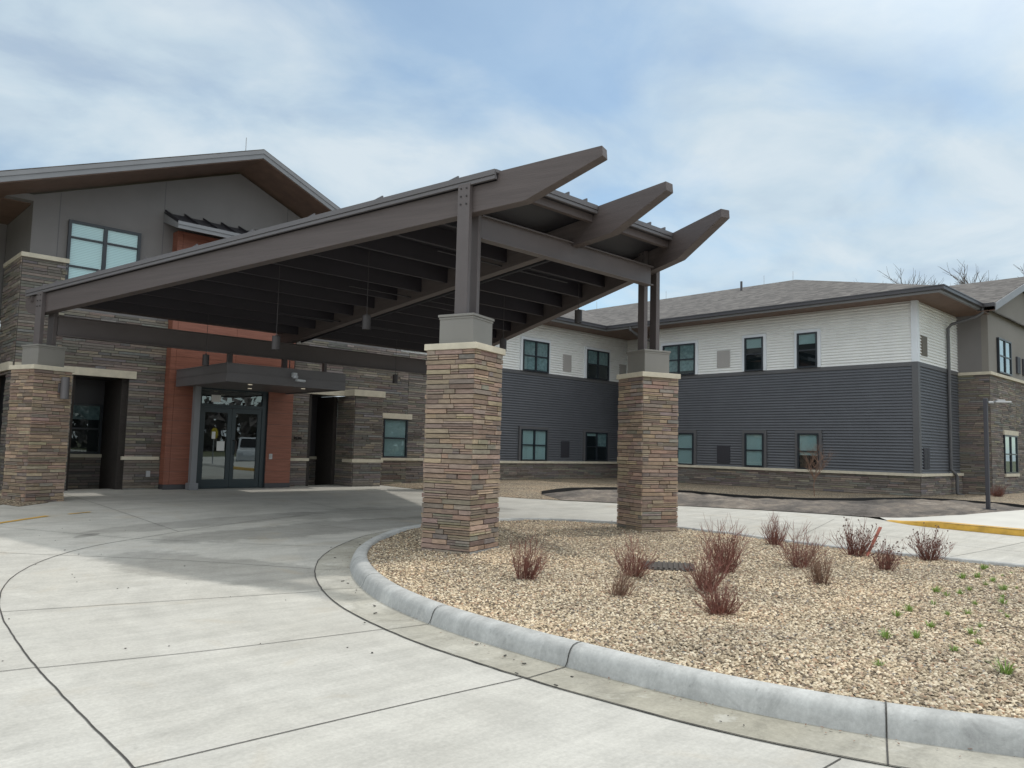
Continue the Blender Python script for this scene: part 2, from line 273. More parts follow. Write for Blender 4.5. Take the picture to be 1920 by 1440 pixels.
# ------------------------------------------------------------------ mesh helpers
class MB:
    def __init__(s, T=None):
        s.v = []; s.f = []; s.m = []; s.c = []; s.T = T
    def add(s, vs, fs, mi=0, c=None):
        o = len(s.v)
        for p in vs:
            s.v.append(s.T(*p) if s.T else tuple(p))
        for q in fs:
            s.f.append([o+i for i in q]); s.m.append(mi); s.c.append(c)
    def box(s, x0, x1, y0, y1, z0, z1, mi=0, c=None):
        if x0 > x1: x0, x1 = x1, x0
        if y0 > y1: y0, y1 = y1, y0
        vs = [(x0,y0,z0),(x1,y0,z0),(x1,y1,z0),(x0,y1,z0),(x0,y0,z1),(x1,y0,z1),(x1,y1,z1),(x0,y1,z1)]
        s.add(vs, [(0,3,2,1),(4,5,6,7),(0,1,5,4),(1,2,6,5),(2,3,7,6),(3,0,4,7)], mi, c); return s
    def hexa(s, vs, mi=0, c=None):      # 8 points, bottom ring then top ring
        s.add(vs, [(0,3,2,1),(4,5,6,7),(0,1,5,4),(1,2,6,5),(2,3,7,6),(3,0,4,7)], mi, c); return s
    def slab(s, poly, d, mi=0, c=None):  # polygon extruded by vector d
        n = len(poly); p2 = [(p[0]+d[0], p[1]+d[1], p[2]+d[2]) for p in poly]
        s.add(list(poly)+p2, [tuple(range(n)), tuple(range(2*n-1, n-1, -1))] + [(i, i+n, (i+1) % n+n, (i+1) % n) for i in range(n)], mi, c); return s
    def tube(s, pts, r, n=8, mi=0, c=None, caps=True):
        rs = r if isinstance(r, (list, tuple)) else [r]*len(pts)
        P = [Vector(p) for p in pts]; vs = []
        up = None
        for i, p in enumerate(P):
            d = (P[min(i+1, len(P)-1)] - P[max(i-1, 0)]).normalized()
            a = Vector((0, 0, 1)) if abs(d.z) < 0.9 else Vector((1, 0, 0))
            if up is None: up = d.cross(a).normalized()
            up = (up - d*up.dot(d)).normalized(); w2 = d.cross(up)
            for k in range(n):
                an = 2*math.pi*k/n; q = p + (up*math.cos(an) + w2*math.sin(an))*rs[i]; vs.append(tuple(q))
        fs = [(i*n+k, i*n+(k+1) % n, (i+1)*n+(k+1) % n, (i+1)*n+k) for i in range(len(P)-1) for k in range(n)]
        if caps: fs += [tuple(range(n-1, -1, -1)), tuple((len(P)-1)*n+k for k in range(n))]
        s.add(vs, fs, mi, c); return s
    def build(s, name, mats, parent=None, smooth=False, origin=None, bevel=0):
        if not isinstance(mats, (list, tuple)): mats = [mats]
        if parent is not None: o = wloc(parent)
        elif origin is not None: o = Vector((origin[0], origin[1], origin[2]+ZO))
        else: o = Vector((0, 0, ZO))
        me = bpy.data.meshes.new(name)
        me.from_pydata([(p[0]-o.x, p[1]-o.y, p[2]+ZO-o.z) for p in s.v], [], s.f)
        for m_ in mats: me.materials.append(M[m_])
        me.polygons.foreach_set('material_index', s.m)
        if any(c is not None for c in s.c):
            at = me.color_attributes.new('stone', 'FLOAT_COLOR', 'CORNER'); arr = []
            for q, c in zip(s.f, s.c): arr += list((*(c or (0.05, 0.045, 0.04)), 1))*len(q)
            at.data.foreach_set('color', arr)
        if smooth: me.polygons.foreach_set('use_smooth', [True]*len(me.polygons))
        me.update()
        ob = bpy.data.objects.new(name, me); col.objects.link(ob)
        if parent is not None: ob.parent = parent
        else: ob.location = o
        if bevel:
            bm_ = ob.modifiers.new('bevel', 'BEVEL'); bm_.width = bevel; bm_.segments = 2; bm_.limit_method = 'ANGLE'
        return ob
def wloc(o):
    v = Vector(o.location)
    while o.parent is not None: o = o.parent; v = v + Vector(o.location)
    return v
def tag(o, label=None, cat=None, group=None, kind=None):
    if label: o['label'] = label
    if cat: o['category'] = cat
    if group: o['group'] = group
    if kind: o['kind'] = kind
    return o
def thing(name, label, cat, loc, group=None):
    o = bpy.data.objects.new(name, None); col.objects.link(o); o.location = (loc[0], loc[1], loc[2]+ZO); o.empty_display_size = 0.2
    return tag(o, label, cat, group)
def frame(ox, oy, oz, deg):
    a = R(deg); ca, sa = math.cos(a), math.sin(a)
    return lambda x, y, z: (ox + ca*x - sa*y, oy + sa*x + ca*y, oz + z)
def sstep(t): t = min(1.0, max(0.0, t)); return t*t*(3-2*t)
def gz(x, y): return -1.5 + 0.3*(1-(1-sstep((y-7)/13))*(1-sstep((x-12)/12)))
def inside(p, poly):
    x, y = p; r = False; j = len(poly)-1
    for i in range(len(poly)):
        xi, yi = poly[i]; xj, yj = poly[j]
        if (yi > y) != (yj > y) and x < (xj-xi)*(y-yi)/(yj-yi)+xi: r = not r
        j = i
    return r
def densify(poly, st, closed=True):
    out = []
    for i in range(len(poly) if closed else len(poly)-1):
        a = poly[i]; b_ = poly[(i+1) % len(poly)]; d = math.hypot(b_[0]-a[0], b_[1]-a[1]); k = max(1, int(d/st))
        for j in range(k): out.append((a[0]+(b_[0]-a[0])*j/k, a[1]+(b_[1]-a[1])*j/k))
    if not closed: out.append(poly[-1])
    return out
def catmull(pts, n=8, closed=True):
    out = []; m_ = len(pts)
    for i in range(m_ if closed else m_-1):
        P = [pts[(i+k-1) % m_] if closed else pts[min(max(i+k-1, 0), m_-1)] for k in range(4)]
        for j in range(n):
            t_ = j/n
            out.append(tuple(0.5*((2*P[1][a]) + (-P[0][a]+P[2][a])*t_ + (2*P[0][a]-5*P[1][a]+4*P[2][a]-P[3][a])*t_*t_ + (-P[0][a]+3*P[1][a]-3*P[2][a]+P[3][a])*t_**3) for a in (0, 1)))
    if not closed: out.append(pts[-1])
    return out
def sheet(name, poly, hf, st, m_, jit=0.0, bst=None):
    bd = densify(poly, bst or st); pts = [Vector(p) for p in bd]; nb = len(pts)
    xs = [p[0] for p in poly]; ys = [p[1] for p in poly]
    x = min(xs)+st/2
    while x < max(xs):
        y = min(ys)+st/2
        while y < max(ys):
            if inside((x, y), poly): pts.append(Vector((x+random.uniform(-jit, jit)*st, y+random.uniform(-jit, jit)*st)))
            y += st
        x += st
    r = delaunay_2d_cdt(pts, [], [list(range(nb))], 1, 1e-5)
    mb = MB(); mb.add([(p.x, p.y, hf(p.x, p.y)) for p in r[0]], [tuple(f_) for f_ in r[2]])
    o = mb.build(name, m_, smooth=True); return tag(o, kind='structure')
def pdist(x, y, poly):
    d = 9.0
    for i in range(len(poly)):
        ax, ay = poly[i]; bx, by = poly[(i+1) % len(poly)]; vx, vy = bx-ax, by-ay; t_ = max(0, min(1, ((x-ax)*vx+(y-ay)*vy)/(vx*vx+vy*vy+1e-9))); d = min(d, math.hypot(x-ax-vx*t_, y-ay-vy*t_))
    return d
def ribbon(mb, pts, w0, w1, h=0.0, mi=0):   # strip following the ground, offsets w0..w1 to the left of the path
    vs = []
    for i, p in enumerate(pts):
        a = pts[max(i-1, 0)]; b_ = pts[min(i+1, len(pts)-1)]; dx, dy = b_[0]-a[0], b_[1]-a[1]; l_ = math.hypot(dx, dy) or 1; nx, ny = -dy/l_, dx/l_
        for w_ in (w0, w1):
            x, y = p[0]+nx*w_, p[1]+ny*w_; vs.append((x, y, gz(x, y)+h))
    mb.add(vs, [(2*i, 2*i+2, 2*i+3, 2*i+1) for i in range(len(pts)-1)], mi)

# ------------------------------------------------------------------ ground, drive, beds
# far terrain: coarse rings out to the horizon, finer near
mb = MB(); xs = [-900, -400, -150, -70, -40] + [i*2.0 for i in range(-15, 26)] + [60, 80, 150, 400, 900]; ys = [-900, -400, -150, -70, -40] + [i*2.0 for i in range(-10, 21)] + [60, 90, 150, 400, 900]
mb.add([(x, y, gz(x, y)-0.06) for x in xs for y in ys], [(i*len(ys)+j, (i+1)*len(ys)+j, (i+1)*len(ys)+j+1, i*len(ys)+j+1) for i in range(len(xs)-1) for j in range(len(ys)-1)])
tag(mb.build('ground', 'grass_far', smooth=True), kind='structure')
road_edge = [(13.25, 20.0), (13.2, 18.4), (13.35, 16.4), (14.2, 14.5), (15.7, 12.4), (16.75, 10.9), (17.45, 9.2), (17.75, 8.0), (17.8, 7.0), (17.4, 6.3), (17.0, 5.6), (16.85, 4.9), (16.75, 4.0), (16.7, 2.5), (16.9, 0.0), (17.6, -6), (19, -14), (22, -30), (22, -48), (-48, -48), (-48, 14.0), (-2, 14.6), (2.8, 16.2), (3.15, 16.6), (3.3, 16.15), (3.9, 16.7), (3.9, 20.0)]
sheet('driveway', road_edge, gz, 1.0, 'concrete_drive')
edging = catmull([(15.6, 15.0), (17.4, 15.4), (19.1, 14.9), (19.8, 13.3), (19.75, 11.7), (20.1, 10.0), (20.9, 9.0), (22.2, 8.4), (23.2, 7.6), (23.25, 6.6), (22.9, 5.6), (22.4, 4.6)], 5, False)
bed = [(13.25, 19.9), (13.2, 18.4), (13.35, 16.4), (14.2, 14.5), (14.9, 13.6), (15.6, 15.0)] + edging[1:] + [(24.0, 3.2), (40, 3.2), (40, 22.0), (13.3, 22.0)]
rough = lambda x, y, a=0.02, s=2.0: a*mnoise.noise((x*s, y*s, 0))
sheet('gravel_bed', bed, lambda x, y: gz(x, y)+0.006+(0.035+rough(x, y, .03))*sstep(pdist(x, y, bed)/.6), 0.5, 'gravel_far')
mulch = [(14.9, 13.6), (15.6, 15.0)] + edging[1:] + [(21.2, 4.55), (18.7, 5.3), (17.85, 6.95), (17.75, 8.0), (17.45, 9.2), (16.75, 10.9), (15.7, 12.4)]
sheet('soil_bed', mulch, lambda x, y: gz(x, y)+0.014+(0.035+abs(rough(x, y, .11, 1.7))+abs(rough(x, y, .05, 5)))*sstep(pdist(x, y, mulch)/.5), 0.25, 'mulch_soil')
strip = [(-6, 16.9), (-2, 14.6), (2.8, 16.2), (3.15, 16.6), (3.3, 16.15), (3.9, 16.7), (4.0, 20.6), (-6, 20.6)]
sheet('gravel_strip', strip, lambda x, y: gz(x, y)+0.006+(0.035+rough(x, y, .02))*sstep(pdist(x, y, strip)/.3), 0.4, 'gravel_far')
mb = MB()
ribbon_pts = edging
vs = []
for i, p in enumerate(edging):
    zt = gz(*p)+0.105+0.02*mnoise.noise((p[0], p[1], 3)); zb_ = gz(*p)-0.02
    for dx in (0, 0.035): vs += [(p[0]+dx*0.7, p[1]+dx*0.7, zb_), (p[0]+dx*0.7, p[1]+dx*0.7, zt)]
mb.add(vs, [q for i in range(len(edging)-1) for q in ((4*i, 4*i+4, 4*i+5, 4*i+1), (4*i+3, 4*i+7, 4*i+6, 4*i+2), (4*i+1, 4*i+5, 4*i+7, 4*i+3))])
tag(mb.build('landscape_edging', 'black_rubber'), 'black landscape edging strip winding between pale gravel and dark soil by the far wing', 'edging')
# raised walk with yellow kerb at the far right
walk_out = [(17.45, 6.45), (17.05, 5.75), (16.9, 4.9), (16.8, 4.0), (16.75, 2.5), (16.95, 0), (17.65, -6), (19.05, -14)]
walk = walk_out + [(26, -14), (25, -2), (24.3, 2.0), (23.6, 3.6), (21.2, 4.6), (18.75, 5.35), (17.95, 6.8)]
def wz(x, y): return gz(x, y) + 0.012 + 0.105*sstep((6.5-y)/1.3)
o = sheet('sidewalk', walk, wz, 0.5, 'sidewalk', bst=0.3)
mb = MB(); wo = catmull(walk_out, 6, False); vs = []
for i, p in enumerate(wo):
    a = wo[max(i-1, 0)]; b_ = wo[min(i+1, len(wo)-1)]; dx, dy = b_[0]-a[0], b_[1]-a[1]; l_ = math.hypot(dx, dy); nx, ny = -dy/l_, dx/l_
    for (w_, zz) in ((-0.03, 0.0), (0.0, 0.75), (0.03, 1.0), (0.11, 1.02)):
        x, y = p[0]+nx*w_, p[1]+ny*w_; h_ = wz(x, y)-gz(x, y)+0.004; vs.append((x, y, gz(x, y)+0.002+h_*zz))
mb.add(vs, [(4*i+k, 4*i+k+1, 4*i+4+k+1, 4*i+4+k) for i in range(len(wo)-1) for k in range(3)])
yk = mb.build('yellow_kerb', ['yellow_paint', 'sidewalk'], smooth=True); tag(yk, kind='structure')
for p_ in yk.data.polygons: p_.material_index = 1 if yk.data.vertices[p_.vertices[0]].co.y < 0.8 else 0

# island kerb
base_pts = [(4.95, .72), (4.5, 1.45), (4.22, 2.3), (4.1, 3.2), (4.06, 4.1), (4.1, 5.1), (4.3, 6.2), (4.67, 7.21), (5.16, 8.15), (5.7, 8.9), (6.4, 9.6), (7.3, 10.25), (8.5, 10.7), (9.8, 10.65), (10.9, 10.2), (11.7, 9.35), (12.15, 8.3), (12.22, 7.2), (12.05, 6.2), (11.9, 5.2), (11.93, 4.2), (12.05, 2.7), (12.0, .7), (11.0, -.8), (9.0, -1.35), (7.3, -1.1), (6, -.3)]
kb = catmull(base_pts, 8)
nk = len(kb)
def nrm(i):
    a = kb[(i-1) % nk]; b_ = kb[(i+1) % nk]; dx, dy = b_[0]-a[0], b_[1]-a[1]; l_ = math.hypot(dx, dy); return (dy/l_, -dx/l_)   # inwards (curve runs clockwise)
prof = [(0.0, -0.01), (0.012, 0.03), (0.03, 0.085), (0.05, 0.118), (0.08, 0.138), (0.12, 0.146), (0.17, 0.145), (0.205, 0.135), (0.21, 0.02)]
mb = MB(); vs = []
for i in range(nk):
    nx, ny = nrm(i); gbase = gz(*kb[i])
    for (w_, h_) in prof: vs.append((kb[i][0]+nx*w_, kb[i][1]+ny*w_, gbase+h_+0.004*mnoise.noise((kb[i][0]*1.5, kb[i][1]*1.5, w_*9))))
P_ = len(prof)
mb.add(vs, [(i*P_+k, i*P_+k+1, ((i+1) % nk)*P_+k+1, ((i+1) % nk)*P_+k) for i in range(nk) for k in range(P_-1)])
tag(mb.build('kerb', 'concrete_kerb', smooth=True), kind='structure')
# gutter pan
mb = MB(); vs = []
for i in range(nk):
    nx, ny = nrm(i)
    for w_, h_ in ((0.02, 0.004), (-0.2, 0.004), (-0.40, 0.0045)):
        x, y = kb[i][0]+nx*w_, kb[i][1]+ny*w_; vs.append((x, y, gz(x, y)+h_))
mb.add(vs, [(i*3+k, ((i+1) % nk)*3+k, ((i+1) % nk)*3+k+1, i*3+k+1) for i in range(nk) for k in range(2)])
tag(mb.build('gutter_pan', 'concrete_gutter', smooth=True), kind='structure')
# joints: gutter edge (tar), kerb joints, slab saw cuts
mb = MB(); vs = []
for i in range(nk):
    nx, ny = nrm(i); wob = 0.010*mnoise.noise((kb[i][0]*6, kb[i][1]*6, 1)); ww = 0.0045+0.004*abs(mnoise.noise((kb[i][0]*4, kb[i][1]*4, 5)))
    for w_ in (-0.40+wob-ww, -0.40+wob+ww):
        x, y = kb[i][0]+nx*w_, kb[i][1]+ny*w_; vs.append((x, y, gz(x, y)+0.009))
mb.add(vs, [(2*i, 2*((i+1) % nk), 2*((i+1) % nk)+1, 2*i+1) for i in range(nk)])
joint_at = [(4.39, 1.68), (4.06, 3.65), (4.12, 5.28), (4.56, 7.0), (5.1, 8.05), (6.4, 9.6), (8.5, 10.7), (11.7, 9.35), (12.1, 7.0), (11.95, 4.6)]
def nearest(p): return min(range(nk), key=lambda i: (kb[i][0]-p[0])**2+(kb[i][1]-p[1])**2)
for p in joint_at:
    i = nearest(p); nx, ny = nrm(i); tx, ty = ny, -nx; c0 = kb[i]; vs = []
    for (w_, h_) in [(-0.40, 0.009), (-0.01, 0.009)] + [(a-0.002, b_+0.006) for a, b_ in prof[1:-1]]:
        x, y = c0[0]+nx*w_, c0[1]+ny*w_
        for s_ in (-0.0045, 0.0045): vs.append((x+tx*s_, y+ty*s_, gz(x, y)+h_))
    mb.add(vs, [(2*k, 2*k+1, 2*k+3, 2*k+2) for k in range(len(vs)//2-1)])
def seam(pts, w_=0.0042, wob=0.0, smooth=True):
    q_ = catmull(pts, 10, False) if smooth and len(pts) > 2 else densify(pts, 0.4, False)
    if wob: q_ = [(p[0]+wob*mnoise.noise((p[0]*5, p[1]*5, 0)), p[1]+wob*mnoise.noise((p[0]*5, p[1]*5, 9))) for p in q_]
    ribbon(mb, q_, -w_, w_, 0.004)
seam([(1.25, 1.0), (1.27, 2.4), (1.31, 3.81), (1.33, 4.8), (1.36, 5.81), (1.42, 6.75), (1.52, 7.81), (1.71, 8.8), (1.98, 9.6), (2.35, 10.3), (2.78, 10.85), (3.25, 11.28), (3.86, 11.65), (5.22, 12.4), (6.6, 13.0), (8.4, 13.5), (10.4, 13.4), (12.2, 12.9), (13.8, 11.9)], 0.0055, 0.006)
seam([(1.52, 7.81), (3.0, 7.4), (4.13, 7.07)]); seam([(1.36, 5.81), (2.4, 5.55), (3.72, 5.33)]); seam([(1.31, 3.80), (2.56, 3.74), (3.66, 3.66)])
seam([(1.52, 7.85), (-4, 9.3)]); seam([(1.36, 5.83), (-4, 6.9)]); seam([(1.3, 3.8), (-4, 4.0)])
seam([(2.1, 11.2), (3.6, 9.8), (4.76, 8.35)]); seam([(2.3, 13.9), (3.86, 11.62)]); seam([(3.83, 11.65), (6.05, 9.55)]); seam([(6.6, 13.0), (7.3, 10.8)]); seam([(8.5, 13.5), (8.6, 16.2)]); seam([(4.6, 12.1), (4.6, 18.6)], smooth=False)
seam([(3.9, 16.1), (8, 16.2), (13.2, 16.2)], smooth=False); seam([(12.3, 8.4), (15.2, 11.4)]); seam([(12.4, 6.3), (17.0, 7.4)]); seam([(12.4, 4.0), (16.75, 3.5)]); seam([(12.2, 1.0), (16.8, 0.3)]); seam([(14.6, 14.0), (15.6, 7.6), (14.6, 3.8), (14.8, -5)])
seam([(3.83, 1.1), (2.2, 0.9)]); seam([(3.95, 1.7), (1.28, 1.75)])
tag(mb.build('pavement_joints', 'joint_dark'), kind='structure')
# yellow parking line by the left pillar
mb = MB(); ribbon(mb, densify([(2.2, 13.4), (2.62, 13.97), (3.41, 14.62)], .3, False), -0.045, 0.045, 0.006); ribbon(mb, [(3.75, 14.75), (4.15, 14.95)], -0.03, 0.03, 0.006)
tag(mb.build('road_marking', 'yellow_paint'), kind='structure')

# gravel of the island
ins = []
for i in range(nk):
    nx, ny = nrm(i); ins.append((kb[i][0]+nx*0.2, kb[i][1]+ny*0.2))
ins = ins[::2]
def dist_edge(x, y): return min(math.hypot(x-p[0], y-p[1]) for p in ins)
def iz(x, y):
    return gz(x, y)+0.105+0.035*sstep(dist_edge(x, y)/1.2)+0.022*mnoise.noise((x*1.1, y*1.1, 4))
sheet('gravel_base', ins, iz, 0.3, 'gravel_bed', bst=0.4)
# individual pebbles, thick near the camera
rng = np.random.default_rng(3)
def pebbles(name, npts, region, s0, s1):
    P = []
    while len(P) < npts:
        x, y = region(); 
        if inside((x, y), ins): P.append((x, y))
    P = np.array(P); n_ = len(P)
    step = 0.1
    hz = np.array([iz_fast(x, y) for x, y in P])
    base = np.array([(1,0,0),(0.3,0.9,0),(-0.8,0.6,0),(-0.8,-0.6,0),(0.3,-0.9,0),(0.1,0.1,1),(0,0,-1)], float)
    fc = np.array([(0,1,5),(1,2,5),(2,3,5),(3,4,5),(4,0,5)])
    mid = np.array([(0.55,0,0.72),(0.2,0.5,0.75),(-0.45,0.35,0.7),(-0.45,-0.35,0.7),(0.2,-0.5,0.75)])
    base = np.vstack([base[:5]*np.array([1,1,1]), mid])
    base[:5, 2] = -0.15
    F_ = [(0,1,6,5),(1,2,7,6),(2,3,8,7),(3,4,9,8),(4,0,5,9)]
    nv = len(base)
    an = rng.uniform(0, 2*np.pi, n_); sc_ = s0+(s1-s0)*rng.beta(1.3, 2.6, n_)*1.5; asp = rng.uniform(0.55, 0.95, n_); ht = rng.uniform(0.4, 0.75, n_)
    X = base[None, :, 0]*sc_[:, None]; Y = base[None, :, 1]*(sc_*asp)[:, None]; Z = base[None, :, 2]*(sc_*ht)[:, None]
    jit = rng.uniform(-0.18, 0.18, (n_, nv, 3))*sc_[:, None, None]
    tx = rng.uniform(-0.35, 0.35, n_); Z = Z + X*tx[:, None]
    x = X*np.cos(an)[:, None]-Y*np.sin(an)[:, None]+P[:, 0][:, None]+jit[..., 0]; y = X*np.sin(an)[:, None]+Y*np.cos(an)[:, None]+P[:, 1][:, None]+jit[..., 1]
    z = Z+hz[:, None]+jit[..., 2]*0.5+0.006
    V = np.stack([x, y, z+ZO], -1).reshape(-1, 3)
    quads = np.array(F_)[None]+(np.arange(n_)*nv)[:, None, None]; top = (np.array([(5,6,7,8,9)])[None]+(np.arange(n_)*nv)[:, None, None])
    me = bpy.data.meshes.new(name); me.vertices.add(len(V)); me.vertices.foreach_set('co', V.ravel())
    q4 = quads.reshape(-1, 4); q5 = top.reshape(-1, 5); loops = np.concatenate([q4.ravel(), q5.ravel()])
    me.loops.add(len(loops)); me.loops.foreach_set('vertex_index', loops.astype(np.int32))
    me.polygons.add(len(q4)+len(q5)); ls = np.concatenate([np.arange(len(q4))*4, len(q4)*4+np.arange(len(q5))*5])
    me.polygons.foreach_set('loop_start', ls.astype(np.int32))
    me.polygons.foreach_set('use_smooth', np.ones(len(ls), bool))
    me.update(calc_edges=True)
    at = me.color_attributes.new('stone', 'FLOAT_COLOR', 'POINT'); cv = np.repeat(rng.uniform(0, 1, n_), nv); at.data.foreach_set('color', np.stack([cv, cv, cv, np.ones_like(cv)], -1).ravel())
    me.materials.append(M['pebble']); ob = bpy.data.objects.new(name, me); col.objects.link(ob); return ob
_hc = {}
def iz_fast(x, y):
    k = (round(x*5), round(y*5))
    if k not in _hc: _hc[k] = None
    kx, ky = math.floor(x*5), math.floor(y*5); fx, fy = x*5-kx, y*5-ky
    def g_(i, j):
        if (i, j, 0) not in _hc: _hc[(i, j, 0)] = iz(i/5, j/5)
        return _hc[(i, j, 0)]
    return (g_(kx, ky)*(1-fx)+g_(kx+1, ky)*fx)*(1-fy)+(g_(kx, ky+1)*(1-fx)+g_(kx+1, ky+1)*fx)*fy
def reg():
    # density falls with distance from the camera
    while True:
        r = random.uniform(3.3, 15); a = random.uniform(R(8), R(72))
        if random.random() < min(1, (r/6.0) if r < 6 else (6.0/r)**1.3): return r*math.cos(a), r*math.sin(a)
tag(pebbles('gravel', 78000, reg, 0.009, 0.0175), kind='stuff')

# scattered debris on the drive
mb = MB()
for k in range(60):
    i = random.randrange(nk); nx, ny = nrm(i); w_ = -abs(random.gauss(0.08, 0.25)); x, y = kb[i][0]+nx*w_, kb[i][1]+ny*w_; s_ = random.uniform(0.004, 0.012); T_ = frame(x, y, gz(x, y)+0.011, random.uniform(0, 360))
    mb.T = T_; mb.box(-s_*random.uniform(1, 2.5), s_, -s_*.6, s_*.6, 0, s_*.5)
for k in range(40):
    x, y = random.uniform(0.5, 4), random.uniform(1.5, 14); s_ = random.uniform(0.004, 0.009); mb.T = frame(x, y, gz(x, y)+0.004, random.uniform(0, 360)); mb.box(-s_, s_, -s_*.7, s_*.7, 0, s_*.6)
tag(mb.build('debris', 'joint_dark'), kind='stuff')

# ------------------------------------------------------------------ stone veneer builder
def _mute(pal, k):
    tw = sum(w_ for _, w_ in pal); mean = [sum(c_[j]*w_ for c_, w_ in pal)/tw for j in range(3)]
    return [(tuple(c_[j]*(1-k)+mean[j]*k for j in range(3)), w_) for c_, w_ in pal]
STONE = [(tuple(c_[j]*(1.08, 1.03, 0.98)[j] for j in range(3)), w_) for c_, w_ in _mute(STONE, 0.42)]; STONE_SHADED = _mute(STONE_SHADED, 0.45)
def pick(pal):
    t_ = random.uniform(0, sum(w_ for _, w_ in pal))
    for c_, w_ in pal:
        t_ -= w_
        if t_ <= 0: break
    k = random.uniform(0.78, 1.2); return tuple(min(1, x*k) for x in c_)
def veneer(mb, L_, z0, z1, pal=STONE_SHADED, ch=0.066, e0=0.0, e1=0.0, d0=0.010, d1=0.030, lmin=0.14, lmax=0.62, back=0.05, zfun=None):
    """local frame: x along the wall 0..L_, y = 0 is the back, outwards = -y"""
    mb.box(0, L_, -0.004, back, z0, z1, 0, (0.045, 0.038, 0.034))
    n_ = max(1, round((z1-z0)/ch)); ch = (z1-z0)/n_; prevc = None
    for i in range(n_):
        x = -e0; za = z0+i*ch; h_ = ch
        while x < L_+e1-1e-6:
            l_ = random.uniform(lmin, lmax); l_ = min(l_, L_+e1-x)
            if L_+e1-(x+l_) < 0.09: l_ = L_+e1-x
            cc = pick(pal); dp = random.uniform(d0, d1)
            split = random.random() < 0.35
            zs_ = [(za+0.005, za+h_*0.5-0.001), (za+h_*0.5+0.002, za+h_-0.003)] if split else [(za+0.005, za+h_-0.003)]
            for (a, b_) in zs_:
                c2 = tuple(x_*random.uniform(0.93, 1.07) for x_ in cc); dq = dp+random.uniform(-.004, .004); g_ = 0.003
                # slightly irregular face
                v_ = [(x+g_, -0.004, a), (x+l_-g_, -0.004, a), (x+l_-g_, 0.002, a), (x+g_, 0.002, a)]
                j = lambda: random.uniform(-.0035, .0035)
                mb.hexa([(x+g_+0.002, -dq+j(), a+0.002), (x+l_-g_-0.002, -dq+j(), a+0.002), (x+l_-g_, 0.0, a), (x+g_, 0.0, a), (x+g_+0.002, -dq+j(), b_-0.002), (x+l_-g_-0.002, -dq+j(), b_-0.002), (x+l_-g_, 0.0, b_), (x+g_, 0.0, b_)], 0, c2)
            x += l_

# ------------------------------------------------------------------ entrance canopy (porte-cochere)
C_ = 1.36                                   # top of the capstones
c1 = (6.75, 7.98); c2 = (11.17, 8.17); c3 = (3.74, 17.2); c4 = (14.24, 17.2)
AX = 18.13
def roofz(y): return 3.735-0.0833*(y-7.5)
canopy = thing('entrance_canopy', 'large dark brown sloping drop-off canopy on four stone pillars in front of the entrance', 'canopy', (9.0, 12.5, -1.4))
PW = 0.71
def pillar(c, deg, zg, nm):
    T_ = frame(c[0], c[1], 0, deg); h = PW/2
    zt = C_-0.085
    mb = MB()
    for k in range(4):
        a = R(deg+90*k); ox = c[0]+math.cos(a)*(-h)-math.sin(a)*(-h); oy = c[1]+math.sin(a)*(-h)+math.cos(a)*(-h)
        mb.T = frame(ox, oy, 0, deg+90*k); veneer(mb, PW, zg, zt, STONE, e0=0.016, e1=0.016, back=0.2, lmin=0.10, lmax=0.46, d0=.013, d1=.036)
    p = mb.build('pillar', 'stone', canopy)
    mb = MB(T_); q = 0.405; mb.box(-q, q, -q, q, C_-0.085, C_); mb.build('capstone', 'limestone', p, bevel=0.006)
    mb = MB(T_); q = 0.262; mb.box(-q, q, -q, q, C_+0.001, C_+0.375); mb.box(-q-0.02, q+0.02, -q-0.02, q+0.02, C_+0.376, C_+0.41); mb.box(-q-0.008, q+0.008, -q-0.008, q+0.008, C_+0.345, C_+0.374); mb.build('pedestal', 'pedestal_metal', p, bevel=0.004)
    for s_ in (-1, 1):
        mb = MB(T_); x0 = s_*0.092; x1 = s_*0.168
        def tpz(x, y): return roofz(T_(x, y, 0)[1])-0.11
        ht = 0.095
        mb.hexa([(min(x0,x1), -ht, C_+0.41), (max(x0,x1), -ht, C_+0.41), (max(x0,x1), ht, C_+0.41), (min(x0,x1), ht, C_+0.41)] + [(x, y, tpz(x, y)) for x, y in ((min(x0,x1), -ht), (max(x0,x1), -ht), (max(x0,x1), ht), (min(x0,x1), ht))])
        zt_ = tpz(0, 0)
        out = s_*0.168
        for bx in (-0.045, 0.045):
            for bz in (0.06, 0.17, 0.28):
                x_ = out; mb.tube([(x_, bx, zt_-bz), (x_+s_*0.014, bx, zt_-bz)], 0.013, 8, 1)
        mb.box(min(x0, x1)-0.012, max(x0, x1)+0.012, -ht-0.015, ht+0.015, C_+0.411, C_+0.425)
        mb.build('post', ['brown_steel', 'bolt'], p, bevel=0.003)
    return p
pillar(c1, AX, -1.40, 'near'); pillar(c2, -AX, -1.42, 'right'); pillar(c3, AX, -1.34, 'left'); pillar(c4, -AX, -1.34, 'back')
# drip edge / flashing under the near pillar
mb = MB(frame(c1[0], c1[1], 0, AX)); q = 0.385
for (a, b_, c, d) in ((-q, q, -q-0.004, -q), (q, q+0.004, -q, q)): mb.box(a, b_, c, d, -1.37, -1.333)
mb.build('base_flashing', 'galvanised', canopy)
